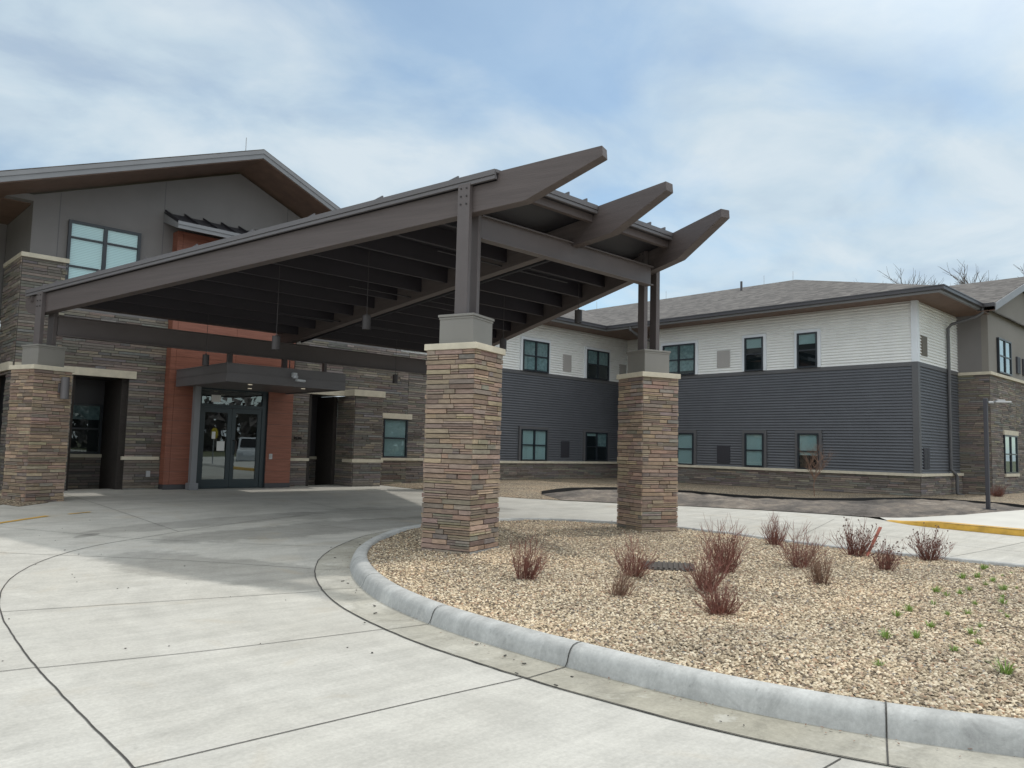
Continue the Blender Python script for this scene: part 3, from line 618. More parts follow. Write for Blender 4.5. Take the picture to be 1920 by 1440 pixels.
# rafters
def rafter(c, az, kk, end_y):
    a = R(az); ux, uy = math.cos(a), math.sin(a)
    # along s: s=0 at pillar c (high end), positive downhill
    def pt(s_, z): return (c[0]+ux*s_, c[1]+uy*s_, z)
    def rt(s_): return roofz(c[1]+uy*s_)
    sk = -0.90*kk; st_ = -1.98*kk; se = end_y
    top = [(st_, rt(st_)-0.02), (-0.47, rt(-0.47)-0.012), (-0.465, rt(-0.465)-0.135), (se, rt(se)-0.135)]
    dep = 0.37
    bot = [(se, rt(se)-0.135-dep*0.45), (se-0.12, rt(se-0.12)-0.135-dep*0.86), (se-0.34, rt(se-0.34)-0.135-dep-0.01), (sk, rt(sk)-0.135-dep), (st_-0.012, rt(st_)-0.155)]
    poly = top+bot; w_ = 0.085; nx, ny = -uy*w_, ux*w_
    mb = MB(); P1_ = [pt(s_, z) for s_, z in poly]
    mb.slab([(p[0]-nx, p[1]-ny, p[2]) for p in P1_], (2*nx, 2*ny, 0))
    r_ = mb.build('rafter', 'brown_timber', canopy, bevel=0.006)
    return r_
rafter(c1, 90+AX, 1.0, 10.28); rafter(c2, 90-AX, 1.01, 10.1)
cm = ((c1[0]+c2[0])/2, 8.0)
rafter(cm, 90, 0.90, 9.75)
# roof deck: trapezoid between the rakes
def rake_x(y, off): # centre line of rafter 1 shifted outward by off
    return c1[0]-math.tan(R(AX))*(y-c1[1]) - off/math.cos(R(AX))
def rake_x3(y, off): return c2[0]+math.tan(R(AX))*(y-c2[1]) + off/math.cos(R(AX))
y0, y1 = 7.5, 17.6
mb = MB(); o_ = 0.125
q = [(rake_x(y0, o_), y0), (rake_x3(y0, o_), y0), (rake_x3(y1, o_), y1), (rake_x(y1, o_), y1)]
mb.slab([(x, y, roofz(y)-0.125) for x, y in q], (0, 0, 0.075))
deck = mb.build('roof_deck', 'deck_metal_shaded', canopy)
mb = MB(); q2 = [(rake_x(y0-.03, o_+.02), y0-.03), (rake_x3(y0-.03, o_+.02), y0-.03), (rake_x3(y1+.03, o_+.02), y1+.03), (rake_x(y1+.03, o_+.02), y1+.03)]
mb.slab([(x, y, roofz(y)-0.048) for x, y in q2], (0, 0, 0.043))
x = 2.95
ribs = []
while x < 15.2:
    # a rib runs along y at constant x, clipped by the rakes
    ya = y0-.03; yb = y1+.03
    if x < rake_x(y0, o_): ya = c1[1]-(x+ o_/math.cos(R(AX)) - c1[0])/math.tan(R(AX))+0.02
    if x > rake_x3(y0, o_): ya = c2[1]+(x- o_/math.cos(R(AX)) - c2[0])/math.tan(R(AX))+0.02
    if yb-ya > 0.3: mb.slab([(x, ya, roofz(ya)-0.004), (x+0.022, ya, roofz(ya)-0.004), (x+0.022, yb, roofz(yb)-0.004), (x, yb, roofz(yb)-0.004)], (0, 0, 0.055))
    x += 0.405
mb.build('standing_seam_roof', 'brown_metal', deck)
def bar(mb, a, b_, w_, zt, zb_, mi=0):  # upright board between two plan points, z functions of y
    dx, dy = b_[0]-a[0], b_[1]-a[1]; l_ = math.hypot(dx, dy); nx, ny = -dy/l_*w_, dx/l_*w_
    mb.hexa([(a[0], a[1], zb_(a[1])), (b_[0], b_[1], zb_(b_[1])), (b_[0]+nx, b_[1]+ny, zb_(b_[1])), (a[0]+nx, a[1]+ny, zb_(a[1])), (a[0], a[1], zt(a[1])), (b_[0], b_[1], zt(b_[1])), (b_[0]+nx, b_[1]+ny, zt(b_[1])), (a[0]+nx, a[1]+ny, zt(a[1]))], mi)
def fascia(pa, pb, name='fascia'):
    mb = MB()
    bar(mb, pa, pb, 0.014, lambda y: roofz(y)-0.050, lambda y: roofz(y)-0.098)
    bar(mb, pa, pb, -0.022, lambda y: roofz(y)-0.004, lambda y: roofz(y)-0.055)
    bar(mb, pa, pb, -0.012, lambda y: roofz(y)-0.100, lambda y: roofz(y)-0.140)
    return mb.build(name, 'fascia_grey' if name == 'rake_trim' else 'brown_metal', canopy)
fascia((rake_x(y0, o_+.03), y0-.02), (rake_x(y1, o_+.03), y1+.02), 'rake_trim') if False else None
def rake_trim(fx):
    s_ = -1 if fx is rake_x else 1
    mb = MB()
    for (d0_, d1_, zt_, zb_) in ((o_, o_+.034, -0.002, -0.075), (o_, o_+.018, -0.077, -0.092), (o_-.01, o_+.028, -0.094, -0.134)):
        mb.hexa([(fx(y0-.0, d0_), y0-.02, roofz(y0)+zb_), (fx(y0, d1_), y0-.02, roofz(y0)+zb_), (fx(y1, d1_), y1+.02, roofz(y1)+zb_), (fx(y1, d0_), y1+.02, roofz(y1)+zb_),
                 (fx(y0, d0_), y0-.02, roofz(y0)+zt_), (fx(y0, d1_), y0-.02, roofz(y0)+zt_), (fx(y1, d1_), y1+.02, roofz(y1)+zt_), (fx(y1, d0_), y1+.02, roofz(y1)+zt_)])
    mb.build('rake_trim', 'brown_metal', canopy)
rake_trim(rake_x); rake_trim(rake_x3)
for (ya, sgn) in ((y0, -1), (y1, 1)):
    xs_ = sorted([rake_x(ya, .085), cm[0], rake_x3(ya, .085)])
    for i in range(2):
        if sgn < 0: xa, xb = xs_[i]+(.09 if i == 0 else .09), xs_[i+1]-.09
        else: xa, xb = xs_[i], xs_[i+1]
        if sgn > 0 and i == 1: xa += 0.001
        mb = MB()
        for (t_, zt_, zb_) in ((0.045, -0.002, -0.072), (0.03, -0.074, -0.09), (0.04, -0.092, -0.13)):
            mb.box(xa, xb, ya, ya+sgn*t_, roofz(ya)+zb_, roofz(ya)+zt_)
        mb.build('eave_trim', 'brown_metal', canopy)
        mb = MB(); mb.box(xa, xb, ya-sgn*0.06, ya-sgn*0.14, roofz(ya)-0.24, roofz(ya)-0.127); mb.build('eave_beam', 'brown_timber', canopy)
# purlins between the rafters
k = 0; y = 8.70
while y < 17.4:
    for (xa, xb) in ((rake_x(y, -.10), cm[0]-.09), (cm[0]+.09, rake_x3(y, -.10))):
        mb = MB(); mb.box(xa, xb, y-.032, y+.032, roofz(y)-0.40, roofz(y)-0.126); mb.build('purlin', 'purlin_brown_shaded', canopy)
    y += 0.80
# cross beams (flanged steel)
def ibeam(xa, xb, y, z0, z1, hw=0.075):
    mb = MB(); mb.box(xa, xb, y-.012, y+.012, z0+.018, z1-.018); mb.box(xa, xb, y-hw, y+hw, z0, z0+.017); mb.box(xa, xb, y-hw, y+hw, z1-.017, z1); mb.build('crossbeam', 'brown_steel', canopy)
ibeam(c1[0]+.2, c2[0]-.2, 8.0, 2.90, 3.24); ibeam(c3[0]+.2, c4[0]-.2, 17.2, 2.00, 2.40)
for (x_, y_, za, zb_) in ((cm[0], 17.2, 2.40, roofz(17.2)-.49),):
    mb = MB(); mb.box(x_-.05, x_+.05, y_-.05, y_+.05, za, zb_); mb.build('stub_post', 'brown_steel', canopy)
# sprinkler pipe + conduit under the deck
mb = MB(); mb.tube([(cm[0]+.24, 8.4, roofz(8.4)-.47), (cm[0]+.24, 17.1, roofz(17.1)-.47)], 0.028, 8)
for yy in (9.6, 12.2, 14.8): mb.tube([(cm[0]-1.5, yy, roofz(yy)-.44), (cm[0]+1.6, yy, roofz(yy)-.44)], 0.014, 6); 
mb.build('sprinkler_pipe', 'deck_metal_shaded', canopy)
# pendant lamps hanging from the canopy
def pendant(x, y, zb_, h, label):
    t_ = thing('pendant_lamp', label, 'lamp', (x, y, zb_), 'cylindrical pendant lamps under the canopy')
    mb = MB(); r = h*0.30; mb.tube([(x, y, zb_), (x, y, zb_+h)], r, 20, caps=False); mb.tube([(x, y, zb_+h-.01), (x, y, zb_+h+.004)], r, 20); mb.tube([(x, y, zb_+.02), (x, y, zb_+.03)], r*.96, 20, 1); mb.tube([(x, y, zb_), (x, y, zb_+.012)], r*1.02, 20, 0, caps=False); mb.build('lamp_shade', ['pendant_brown', 'camera_white'], t_, smooth=False)
    mb = MB(); mb.tube([(x, y, zb_+h), (x, y, roofz(y)-.13)], 0.005, 6); mb.tube([(x, y, zb_+h), (x, y, zb_+h+.03)], 0.016, 8); mb.build('stem', 'pendant_brown', t_)
for x, y, z, h, lb in ((7.1, 11.0, 1.93, .235, 'brown cylinder pendant lamp hanging lowest against the dark roof, left of the near pillar'), (6.24, 12.5, 1.61, .235, 'brown cylinder pendant lamp in front of the far crossbeam, above the entrance door'),
    (6.6, 16.4, 1.60, .23, 'dark cylinder pendant lamp against the red cladding above the left end of the flat awning'), (11.24, 16.0, 1.55, .21, 'dark cylinder pendant lamp against the stone wall, between the flat awning and the near pillar'),
    (10.78, 9.5, 2.37, .235, 'brown cylinder pendant lamp against the shingle roof, left of the right pillar posts'), (10.45, 11.2, 1.93, .235, 'brown cylinder pendant lamp partly hidden behind the near pillar capstone')):
    pendant(x, y, z, h, lb)
# wall lamp on left pillar
T_ = frame(c3[0], c3[1], 0, AX)
wl = thing('wall_lamp', 'brown cylinder wall lamp fixed to the right face of the left stone pillar', 'lamp', (4.0, 17.0, .7))
mb = MB(T_); mb.tube([(0.17, -PW/2-.13, .74), (0.17, -PW/2-.13, 1.16)], 0.075, 18); mb.build('lamp_body', 'brown_metal', wl); mb = MB(T_); mb.box(.10, .24, -PW/2-.06, -PW/2-.02, .86, 1.04); mb.build('back_plate', 'brown_metal', wl)

# ------------------------------------------------------------------ main entrance building
bld = thing('entrance_building', 'two-storey building with gabled roof, ledge stone and taupe stucco walls and red clad entrance', 'building', (8.5, 19.5, -1.2))
YF = 19.5
def wallveneer(name, segs, parent, pal=STONE_SHADED):
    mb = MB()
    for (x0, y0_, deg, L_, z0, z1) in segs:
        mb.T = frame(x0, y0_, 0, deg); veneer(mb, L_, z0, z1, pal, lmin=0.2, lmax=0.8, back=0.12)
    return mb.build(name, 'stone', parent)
# stone walls (front = -y, deg 0). segments of the facade
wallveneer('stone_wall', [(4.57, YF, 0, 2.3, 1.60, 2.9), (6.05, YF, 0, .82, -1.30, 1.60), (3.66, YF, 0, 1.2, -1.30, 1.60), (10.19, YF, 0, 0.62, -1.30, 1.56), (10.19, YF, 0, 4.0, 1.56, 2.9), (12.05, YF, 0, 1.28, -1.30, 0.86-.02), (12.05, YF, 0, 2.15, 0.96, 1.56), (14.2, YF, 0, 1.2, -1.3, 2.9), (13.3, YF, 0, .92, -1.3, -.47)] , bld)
wallveneer('stone_pier', [(3.69, YF-.03, 0, .89, 1.60, 3.93), (3.69, YF+1.7, -90, 1.73, 1.60, 3.93)], bld)
mb = MB(); mb.box(3.65, 4.60, YF-.09, YF+1.74, 3.93, 4.03); mb.build('limestone_cap', 'limestone', bld, bevel=.006)
wallveneer('stone_pier', [(11.98, 18.98, 0, .94, -1.3, 1.38), (11.98, 19.9, -90, .92, -1.3, 1.38), (12.92, 18.98, 90, .5, -1.3, 1.38)], bld)
mb = MB(); mb.box(11.92, 12.98, 18.93, YF, 1.38, 1.56); mb.build('lintel', 'limestone', bld, bevel=.006)
# stucco upper wall with gable top
def rz(x): # underside of rake soffit
    return 7.10-0.372*(8.5-x) if x < 8.5 else 7.10-0.44*(x-8.5)
mb = MB()
xs_ = [3.83, 8.5, 13.6]
mb.slab([(3.83, YF+.03, 2.9), (13.9, YF+.03, 2.9), (13.9, YF+.03, rz(13.9)), (8.5, YF+.03, rz(8.5)), (3.83, YF+.03, rz(3.83))], (0, .25, 0))
mb.slab([(-2.0, YF+.03, 5.22), (3.829, YF+.03, 5.22), (3.829, YF+.03, rz(3.829)), (-2.0, YF+.03, rz(-2.0) if rz(-2.0) > 5.23 else 5.3)], (0, .25, 0))
mb.build('stucco_wall', 'stucco', bld)
mb = MB(); mb.box(-2, 3.83, YF+.29, 24, 5.2, 5.28); mb.build('balcony_soffit', 'soffit_brown', bld)
# recess walls left
mb = MB(); mb.box(3.84, 4.1, YF+.29, 23.0, 2.9, 5.2); mb.box(-3, 3.83, 22.2, 22.4, 1.7, 5.2); mb.build('recess_wall', 'stucco', bld)
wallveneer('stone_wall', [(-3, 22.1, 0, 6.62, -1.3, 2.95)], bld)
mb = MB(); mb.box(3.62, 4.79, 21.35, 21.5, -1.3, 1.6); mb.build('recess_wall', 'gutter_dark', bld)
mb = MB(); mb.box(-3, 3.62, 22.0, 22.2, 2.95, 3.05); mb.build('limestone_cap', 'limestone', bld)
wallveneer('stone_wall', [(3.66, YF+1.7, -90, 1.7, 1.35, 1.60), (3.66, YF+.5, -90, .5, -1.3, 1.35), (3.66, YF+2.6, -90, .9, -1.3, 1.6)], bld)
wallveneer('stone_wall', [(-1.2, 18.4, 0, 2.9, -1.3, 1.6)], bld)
mb = MB(); mb.box(3.58, 3.66, YF-.04, YF+1.75, 1.42, 1.60); mb.build('lintel', 'limestone', bld)
# seams in the stucco
for x_ in (4.35, 6.62, 9.9, 11.6): mb = MB(); mb.box(x_, x_+.012, YF+.024, YF+.031, 2.9, rz(x_)-.02); mb.build('expansion_joint', 'grey_trim', bld)
# roof
YR = 18.2
def rtop(x): return 7.42-0.374*(8.5-x) if x < 8.5 else 7.42-0.44*(x-8.5)
mb = MB(); xl, xr = 1.6, 14.2
mb.slab([(xl, YR, rtop(xl)), (8.5, YR, rtop(8.5)), (8.5, 34, rtop(8.5)), (xl, 34, rtop(xl))], (0, 0, -.05))
mb.slab([(8.5, YR, rtop(8.5)), (xr, YR, rtop(xr)), (xr, 34, rtop(xr)), (8.5, 34, rtop(8.5))], (0, 0, -.05))
roof = mb.build('roof', 'shingles', bld)
mb = MB()
for (xa, xb) in ((xl, 8.5), (8.5, xr)):
    for (yy, th, a, b_) in ((YR-.02, .03, -.03, -.125), (YR, .03, -.125, -.24)):
        mb.hexa([(xa, yy, rtop(xa)+b_), (xb, yy, rtop(xb)+b_), (xb, yy+th, rtop(xb)+b_), (xa, yy+th, rtop(xa)+b_), (xa, yy, rtop(xa)+a), (xb, yy, rtop(xb)+a), (xb, yy+th, rtop(xb)+a), (xa, yy+th, rtop(xa)+a)])
mb.build('fascia', 'fascia_grey', roof)
mb = MB()
for (xa, xb) in ((xl, 8.5), (8.5, xr)):
    mb.hexa([(xa, YR+.03, rtop(xa)-.26), (xb, YR+.03, rtop(xb)-.26), (xb, YF+.4, rtop(xb)-.26), (xa, YF+.4, rtop(xa)-.26), (xa, YR+.03, rtop(xa)-.235), (xb, YR+.03, rtop(xb)-.235), (xb, YF+.4, rtop(xb)-.235), (xa, YF+.4, rtop(xa)-.235)])
mb.build('soffit', 'soffit_brown', roof)
mb = MB(); mb.tube([(8.42, YR+.9, 7.36), (8.42, YR+.9, 7.95)], .012, 5); mb.build('lightning_rod', 'galvanised', roof)
# window builder -----------------------------------------------------------
def window(parent, T_, w_, h_, nl, blinds, trim=None, lites=None, dark=False, fw=0.05, gl='glass', label=None):
    """T_: frame with x along the wall, -y outwards, origin at lower left of the frame. blinds: covered share (from the top) of each light"""
    mb = MB(T_); d = 0.035
    mb.box(0, w_, -.055, .02, 0, fw); mb.box(0, w_, -.055, .02, h_-fw, h_); mb.box(0, fw, -.0549, .0199, fw, h_-fw); mb.box(w_-fw, w_, -.0549, .0199, fw, h_-fw)
    lw = (w_-fw*2-(nl-1)*fw*1.3)/nl
    for i in range(nl):
        x0 = fw+i*(lw+fw*1.3)
        if i: mb.box(x0-fw*1.3, x0, -.0548, .0198, fw, h_-fw)
        rails = lites or [0.5]
        for rr in rails: mb.box(x0, x0+lw, -.045, .0, h_*rr-.022, h_*rr+.022)
    fr = mb.build('window', 'window_frame', parent)
    if label: fr['label'] = label
    for i in range(nl):
        x0 = fw+i*(lw+fw*1.3)
        mb = MB(T_); mb.add([(x0+.001, -.02, fw+.001), (x0+lw-.001, -.02, fw+.001), (x0+lw-.001, -.02, h_-fw-.001), (x0+.001, -.02, h_-fw-.001)], [(0, 1, 2, 3)]); mb.build('pane', gl, fr)
        b_ = blinds[i % len(blinds)]
        if b_:
            mt = 'blind'
            if b_ < 0: mt = 'curtain'; b_ = -b_
            zb_ = fw+(h_-2*fw)*(1-b_); mb = MB(T_); mb.box(x0+.006, x0+lw-.006, .004, .009, zb_, h_-fw); mb.build('blind', mt, fr)
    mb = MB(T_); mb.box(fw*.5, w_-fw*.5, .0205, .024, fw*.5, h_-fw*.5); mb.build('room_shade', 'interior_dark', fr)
    if trim:
        mb = MB(T_); tw = .1
        for a in ((-tw, 0, -.02, .055, 0, h_+tw), (w_, w_+tw, -.02, .055, 0, h_+tw), (0, w_, -.02, .055, h_, h_+tw)): mb.box(*a)
        mb.build('window_trim', trim, fr)
    return fr
# big window upper left
window(bld, frame(4.54, YF+.0, 3.35, 0), 1.56, 1.60, 2, [1.0, 0.999], None, [0.34, 0.755], gl='glass_clear', fw=.06)
# red clad tower
mb = MB()
def boards(x0, x1, z0, z1, y, side=False, x=0):
    z = z0
    while z < z1-.01:
        zt = min(z+.31, z1)
        if not side: mb.box(x0, x1, y, y+.02, z, zt-.006)
        else: mb.box(x, x+.02, x0, x1, z, zt-.006)
        z += .31
X0, X1, YT = 6.87, 10.17, 19.2
for (xa, xb, za, zb_) in ((X0, 7.0, -1.08, 5.15), (7.006, 7.62, -1.08, 1.42), (9.46, 10.17, -1.08, 1.42), (7.006, 8.5, 1.42, 5.15), (8.506, 10.17, 1.42, 5.15)): boards(xa, xb, za, zb_, YT)
boards(YT+.02, YF+.05, -1.08, 5.15, 0, True, X0); boards(YT+.02, YF+.05, -1.08, 5.15, 0, True, X1-.02)
mb.build('red_cladding', 'red_board', bld)
mb = MB(); mb.box(X0+.02, 7.62, YT+.021, YF+.1, -1.2, 5.14); mb.box(9.46, X1-.02, YT+.021, YF+.1, -1.2, 5.14); mb.box(7.62, 9.46, YT+.021, YF+.1, 1.4, 5.14); mb.box(X0-.005, 7.62, YT-.008, YT+.02, -1.2, -1.085); mb.box(9.46, X1+.005, YT-.008, YT+.02, -1.2, -1.085); mb.build('cladding_base', 'gutter_dark', bld)
# shed hood over the tower
mb = MB(); A0, A1 = 6.62, 10.45
mb.slab([(A0, 18.55, 5.16), (A1, 18.55, 5.16), (A1, YF+.1, 5.62), (A0, YF+.1, 5.62)], (0, 0, .03))
for k in range(9): mb.slab([(A0+.02+k*.47, 18.55, 5.19), (A0+.05+k*.47, 18.55, 5.19), (A0+.05+k*.47, YF+.03, 5.64), (A0+.02+k*.47, YF+.03, 5.64)], (0, 0, .05))
hood = mb.build('hood_roof', 'deck_metal_shaded', bld)
mb = MB(); mb.box(A0, A1, 18.52, 18.55, 5.03, 5.20); mb.box(A0-.012, A1, 18.50, 18.52, 5.12, 5.20)
for xx in (A0, A1-.03): mb.slab([(xx, 18.55, 5.03), (xx, 18.55, 5.16), (xx, YF+.02, 5.60), (xx, YF+.02, 5.36)], (.03, 0, 0))
mb.build('fascia', 'fascia_grey', hood)
mb = MB(); mb.slab([(A0+.03, 18.55, 5.05), (A1-.03, 18.55, 5.05), (A1-.03, YF+.02, 5.40), (A0+.03, YF+.02, 5.40)], (0, 0, .01)); mb.build('soffit', 'soffit_brown', hood)
# flat awning over the doors
aw = thing('entrance_awning', 'flat dark brown box awning over the glass entrance doors, hung below the canopy crossbeam', 'awning', (8.5, 17.8, 1.3))
ax0, ax1, ay0, ay1, az0, az1_ = 7.02, 9.97, 16.27, 19.17, 1.29, 1.68
mb = MB(); mb.box(ax0, ax1, ay0, ay0+.06, az0, az1_); mb.box(ax0, ax0+.06, ay0+.0605, ay1, az0, az1_); mb.box(ax1-.06, ax1, ay0+.0605, ay1, az0, az1_); mb.box(ax0-.012, ax1+.012, ay0-.012, ay0-.001, az0+.20, az0+.212); mb.box(ax0-.012, ax0-.001, ay0-.012, ay1, az0+.20, az0+.212); mb.box(ax0-.015, ax1+.015, ay0-.015, ay0+.08, az1_+.0005, az1_+.02); mb.box(ax0-.015, ax0+.08, ay0+.081, ay1, az1_+.0005, az1_+.02); mb.build('fascia', 'brown_metal', aw)
mb = MB(); mb.box(ax0+.06, ax1-.06, ay0+.061, ay1, az0+.03, az0+.10); mb.build('soffit', 'brown_steel', aw)
mb = MB(); mb.box(ax0+.06, ax1-.06, ay0+.061, ay1, az0+.20, az0+.26); mb.build('top_panel', 'grille_light', aw)
for (x_, y_) in ((7.9, 17.0), (9.25, 17.0), (8.5, 18.3)):
    mb = MB(); mb.tube([(x_, y_, az0+.015), (x_, y_, az0+.029)], .05, 16); mb.build('downlight', 'lamp_glow', aw)
for x_, w_ in ((7.47, .05), (8.83, .055), (10.0-.08, .04)):
    mb = MB(); mb.box(x_-w_, x_+w_, 17.15, 17.25, 1.50, 2.0); mb.build('hanger', 'brown_steel', aw)
for x_ in (9.02, 9.16):
    mb = MB(); mb.tube([(x_, 17.3, 1.5), (x_, 17.3, 2.45)], .012, 6); mb.build('conduit', 'brown_metal', aw)
# column / downspout left of the doors
mb = MB(); mb.box(7.40, 7.54, 18.9, 19.05, -1.05, az0+.03); mb.box(7.36, 7.58, 18.86, 19.09, -1.2, -1.04); mb.build('support_column', 'fascia_grey', aw)
# security camera on the front of the awning
sc_ = thing('security_camera', 'small pale grey security camera on the front edge of the flat entrance awning', 'camera', (8.6, 16.2, 1.5))
mb = MB(); mb.box(8.53, 8.63, 16.16, 16.25, 1.50, 1.60); mb.tube([(8.58, 16.15, 1.47), (8.58, 16.15, 1.53)], .06, 12); mb.build('mount', 'camera_white', sc_)
mb = MB(); mb.slab([(8.54, 15.98, 1.40), (8.74, 15.95, 1.385), (8.75, 16.06, 1.385), (8.55, 16.10, 1.40)], (0, 0, .05)); mb.build('camera_body', 'camera_white', sc_, bevel=.012)
# doors
DX0, DX1, DY = 7.62, 9.46, 19.32
mb = MB(); f_ = .07
mb.box(DX0, DX0+f_+.03, DY-.05, DY+.05, -1.2, 1.36); mb.box(DX1-f_-.06, DX1, DY-.05, DY+.05, -1.2, 1.36); mb.box(DX0+f_+.03, DX1-f_-.06, DY-.049, DY+.049, 1.28, 1.36); mb.box(DX0+f_+.03, DX1-f_-.06, DY-.049, DY+.049, .85, .93); mb.box(DX0+f_+.03, DX1-f_-.06, DY-.049, DY+.049, -1.2, -1.185)
dfm = mb.build('door_frame', 'door_frame', bld)
mb = MB(); mb.add([(DX0+f_+.031, DY-.008, .931), (DX1-f_-.061, DY-.008, .931), (DX1-f_-.061, DY-.008, 1.279), (DX0+f_+.031, DY-.008, 1.279)], [(0, 1, 2, 3)]); mb.build('transom_pane', 'glass_door', dfm)
xa = DX0+f_+.03; xb = DX1-f_-.06; mid = (xa+xb)/2
for (a, b_, hs_) in ((xa+.004, mid-.004, 1), (mid+.004, xb-.004, -1)):
    mb = MB(); s_ = .105
    mb.box(a, a+s_, DY-.03, DY+.02, -1.18, .845); mb.box(b_-s_, b_, DY-.03, DY+.02, -1.18, .845); mb.box(a+s_, b_-s_, DY-.0299, DY+.0199, -1.18, -.97); mb.box(a+s_, b_-s_, DY-.0299, DY+.0199, .72, .845)
    dr = mb.build('door', 'door_frame', bld)
    mb = MB(); mb.add([(a+s_+.001, DY-.006, -.969), (b_-s_-.001, DY-.006, -.969), (b_-s_-.001, DY-.006, .719), (a+s_+.001, DY-.006, .719)], [(0, 1, 2, 3)]); mb.build('pane', 'glass_door', dr)
    if hs_ < 0:
        mb = MB(); hx = a+.06; mb.tube([(hx, DY-.03, .02), (hx+.02, DY-.085, .02), (hx+.05, DY-.10, 0), (hx+.05, DY-.10, -.30), (hx+.02, DY-.085, -.33), (hx, DY-.03, -.33)], .014, 8); mb.build('handle', 'bolt', dr)
# notices on the glass
for (x0_, x1_, z0_, z1_, lb) in ((7.97, 8.21, .98, 1.16, 'pale notice sheet stuck high on the transom glass above the doors'), (8.17, 8.37, -.25, -.01, 'white notice sheet on the glass of the left entrance door'), (8.03, 8.12, .05, .23, 'small white sticker on the left entrance door, above the larger sheet')):
    mb = MB(); mb.box(x0_, x1_, DY-.018, DY-.014, z0_, z1_)
    ob = mb.build('notice', 'paper', origin=(x0_, DY, z0_)); tag(ob, lb, 'notice')
# vestibule behind the doors
mb = MB(); mb.box(DX0-.5, DX1+.6, 23.0, 23.1, -1.2, 1.5); mb.box(DX0-.6, DX0-.5, DY+.06, 23.1, -1.2, 1.5); mb.box(DX1+.6, DX1+.7, DY+.06, 23.1, -1.2, 1.5); mb.box(DX0-.5, DX1+.6, DY+.06, 23.1, 1.45, 1.5); mb.build('vestibule', 'interior_wall', bld)
mb = MB(); mb.box(9.54, 9.63, YT-.018, YT-.002, -.45, -.31); mb.box(9.56, 9.61, YT-.024, YT-.018, -.42, -.34, 1); ob = mb.build('push_plate', ['galvanised', 'grille_light'], origin=(9.58, YT, -.4)); tag(ob, 'square metal door opener button on the red wall right of the doors', 'button')
mb = MB(); mb.box(6.55, 6.64, YF-.07, YF-.035, -.90, -.76); ob = mb.build('outlet_cover', 'galvanised', origin=(6.6, YF, -.85)); tag(ob, 'grey outlet cover on the stone left of the red cladding', 'outlet')
mb = MB()
for k_ in (0, 1):
    xx = 10.42+k_*.12; mb.tube([(xx, YF-.035, .13), (xx, YF-.10, .13)], .04, 10); mb.tube([(xx, YF-.10, .13), (xx, YF-.14, .10)], .028, 10)
ob = mb.build('hydrant_valve', 'bolt', origin=(10.5, YF, .1)); tag(ob, 'black twin pipe connection on the stone right of the entrance', 'valve')
# lintels, sills and niches
mb = MB(); mb.box(3.7, 6.20, YF-.05, YF+.1, 1.42, 1.60); mb.build('lintel', 'limestone', bld, bevel=.005)
mb = MB(); mb.box(10.7, 11.919, YF-.05, YF+.1, 1.38, 1.56); mb.build('lintel', 'limestone', bld, bevel=.005)
mb = MB(); mb.box(5.98, 6.83, YF-.055, YF+.02, -.50, -.42); mb.build('sill_band', 'limestone', bld, bevel=.004)
mb = MB(); mb.box(10.2, 10.86, YF-.055, YF+.02, -.50, -.42); mb.build('sill_band', 'limestone', bld, bevel=.004)
mb = MB(); mb.box(11.92, 12.98, 18.925, YF-.04, -.52, -.43); mb.build('sill_band', 'limestone', bld, bevel=.004)
mb = MB(); mb.box(12.981, 15.2, YF-.06, YF+.1, -.47, -.39); mb.build('sill_band', 'limestone', bld, bevel=.004)
# niche 1 (left of entrance)
NB = YF+1.35
wallveneer('stone_wall', [(4.8, NB, 0, 1.35, -1.3, -.48)], bld)
wallveneer('stone_wall', [(6.05, YF+.1, 90, 1.3, -1.3, 1.42), (4.8, NB+.1, -90, 1.4, -1.3, 1.42)], bld)
mb = MB(); mb.box(4.75, 6.1, NB-.06, NB+.1, -.48, -.40); mb.build('sill_band', 'limestone', bld)
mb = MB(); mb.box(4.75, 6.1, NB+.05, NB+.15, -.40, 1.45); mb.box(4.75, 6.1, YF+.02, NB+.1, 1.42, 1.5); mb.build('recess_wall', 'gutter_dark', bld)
window(bld, frame(4.95, NB+.02, -.39, 0), .95, 1.22, 1, [-.3], None)
# niche 2 (right of entrance)
wallveneer('stone_wall', [(10.81, NB, 0, 1.25, -1.3, -.48), (10.81, NB+.1, -90, 1.4, -1.3, 1.40), (11.98, YF+.42, 90, .95, -1.3, 1.38)], bld)
mb = MB(); mb.box(10.81, 12.0, NB-.06, NB+.1, -.48, -.40); mb.build('sill_band', 'limestone', bld)
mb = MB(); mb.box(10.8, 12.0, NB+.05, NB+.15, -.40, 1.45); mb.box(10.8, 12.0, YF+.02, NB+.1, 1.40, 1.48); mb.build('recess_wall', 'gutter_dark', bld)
# window right of entrance
mb = MB(); mb.box(13.26, 14.36, YF-.05, YF+.03, .80, .96); mb.build('lintel', 'limestone', bld, bevel=.005)
window(bld, frame(13.33, YF+.03, -.385, 0), .90, 1.19, 1, [1.0], None)
mb = MB(); mb.box(13.3, 14.25, YF+.1, YF+.3, -.5, .9); mb.build('recess_wall', 'interior_dark', bld)

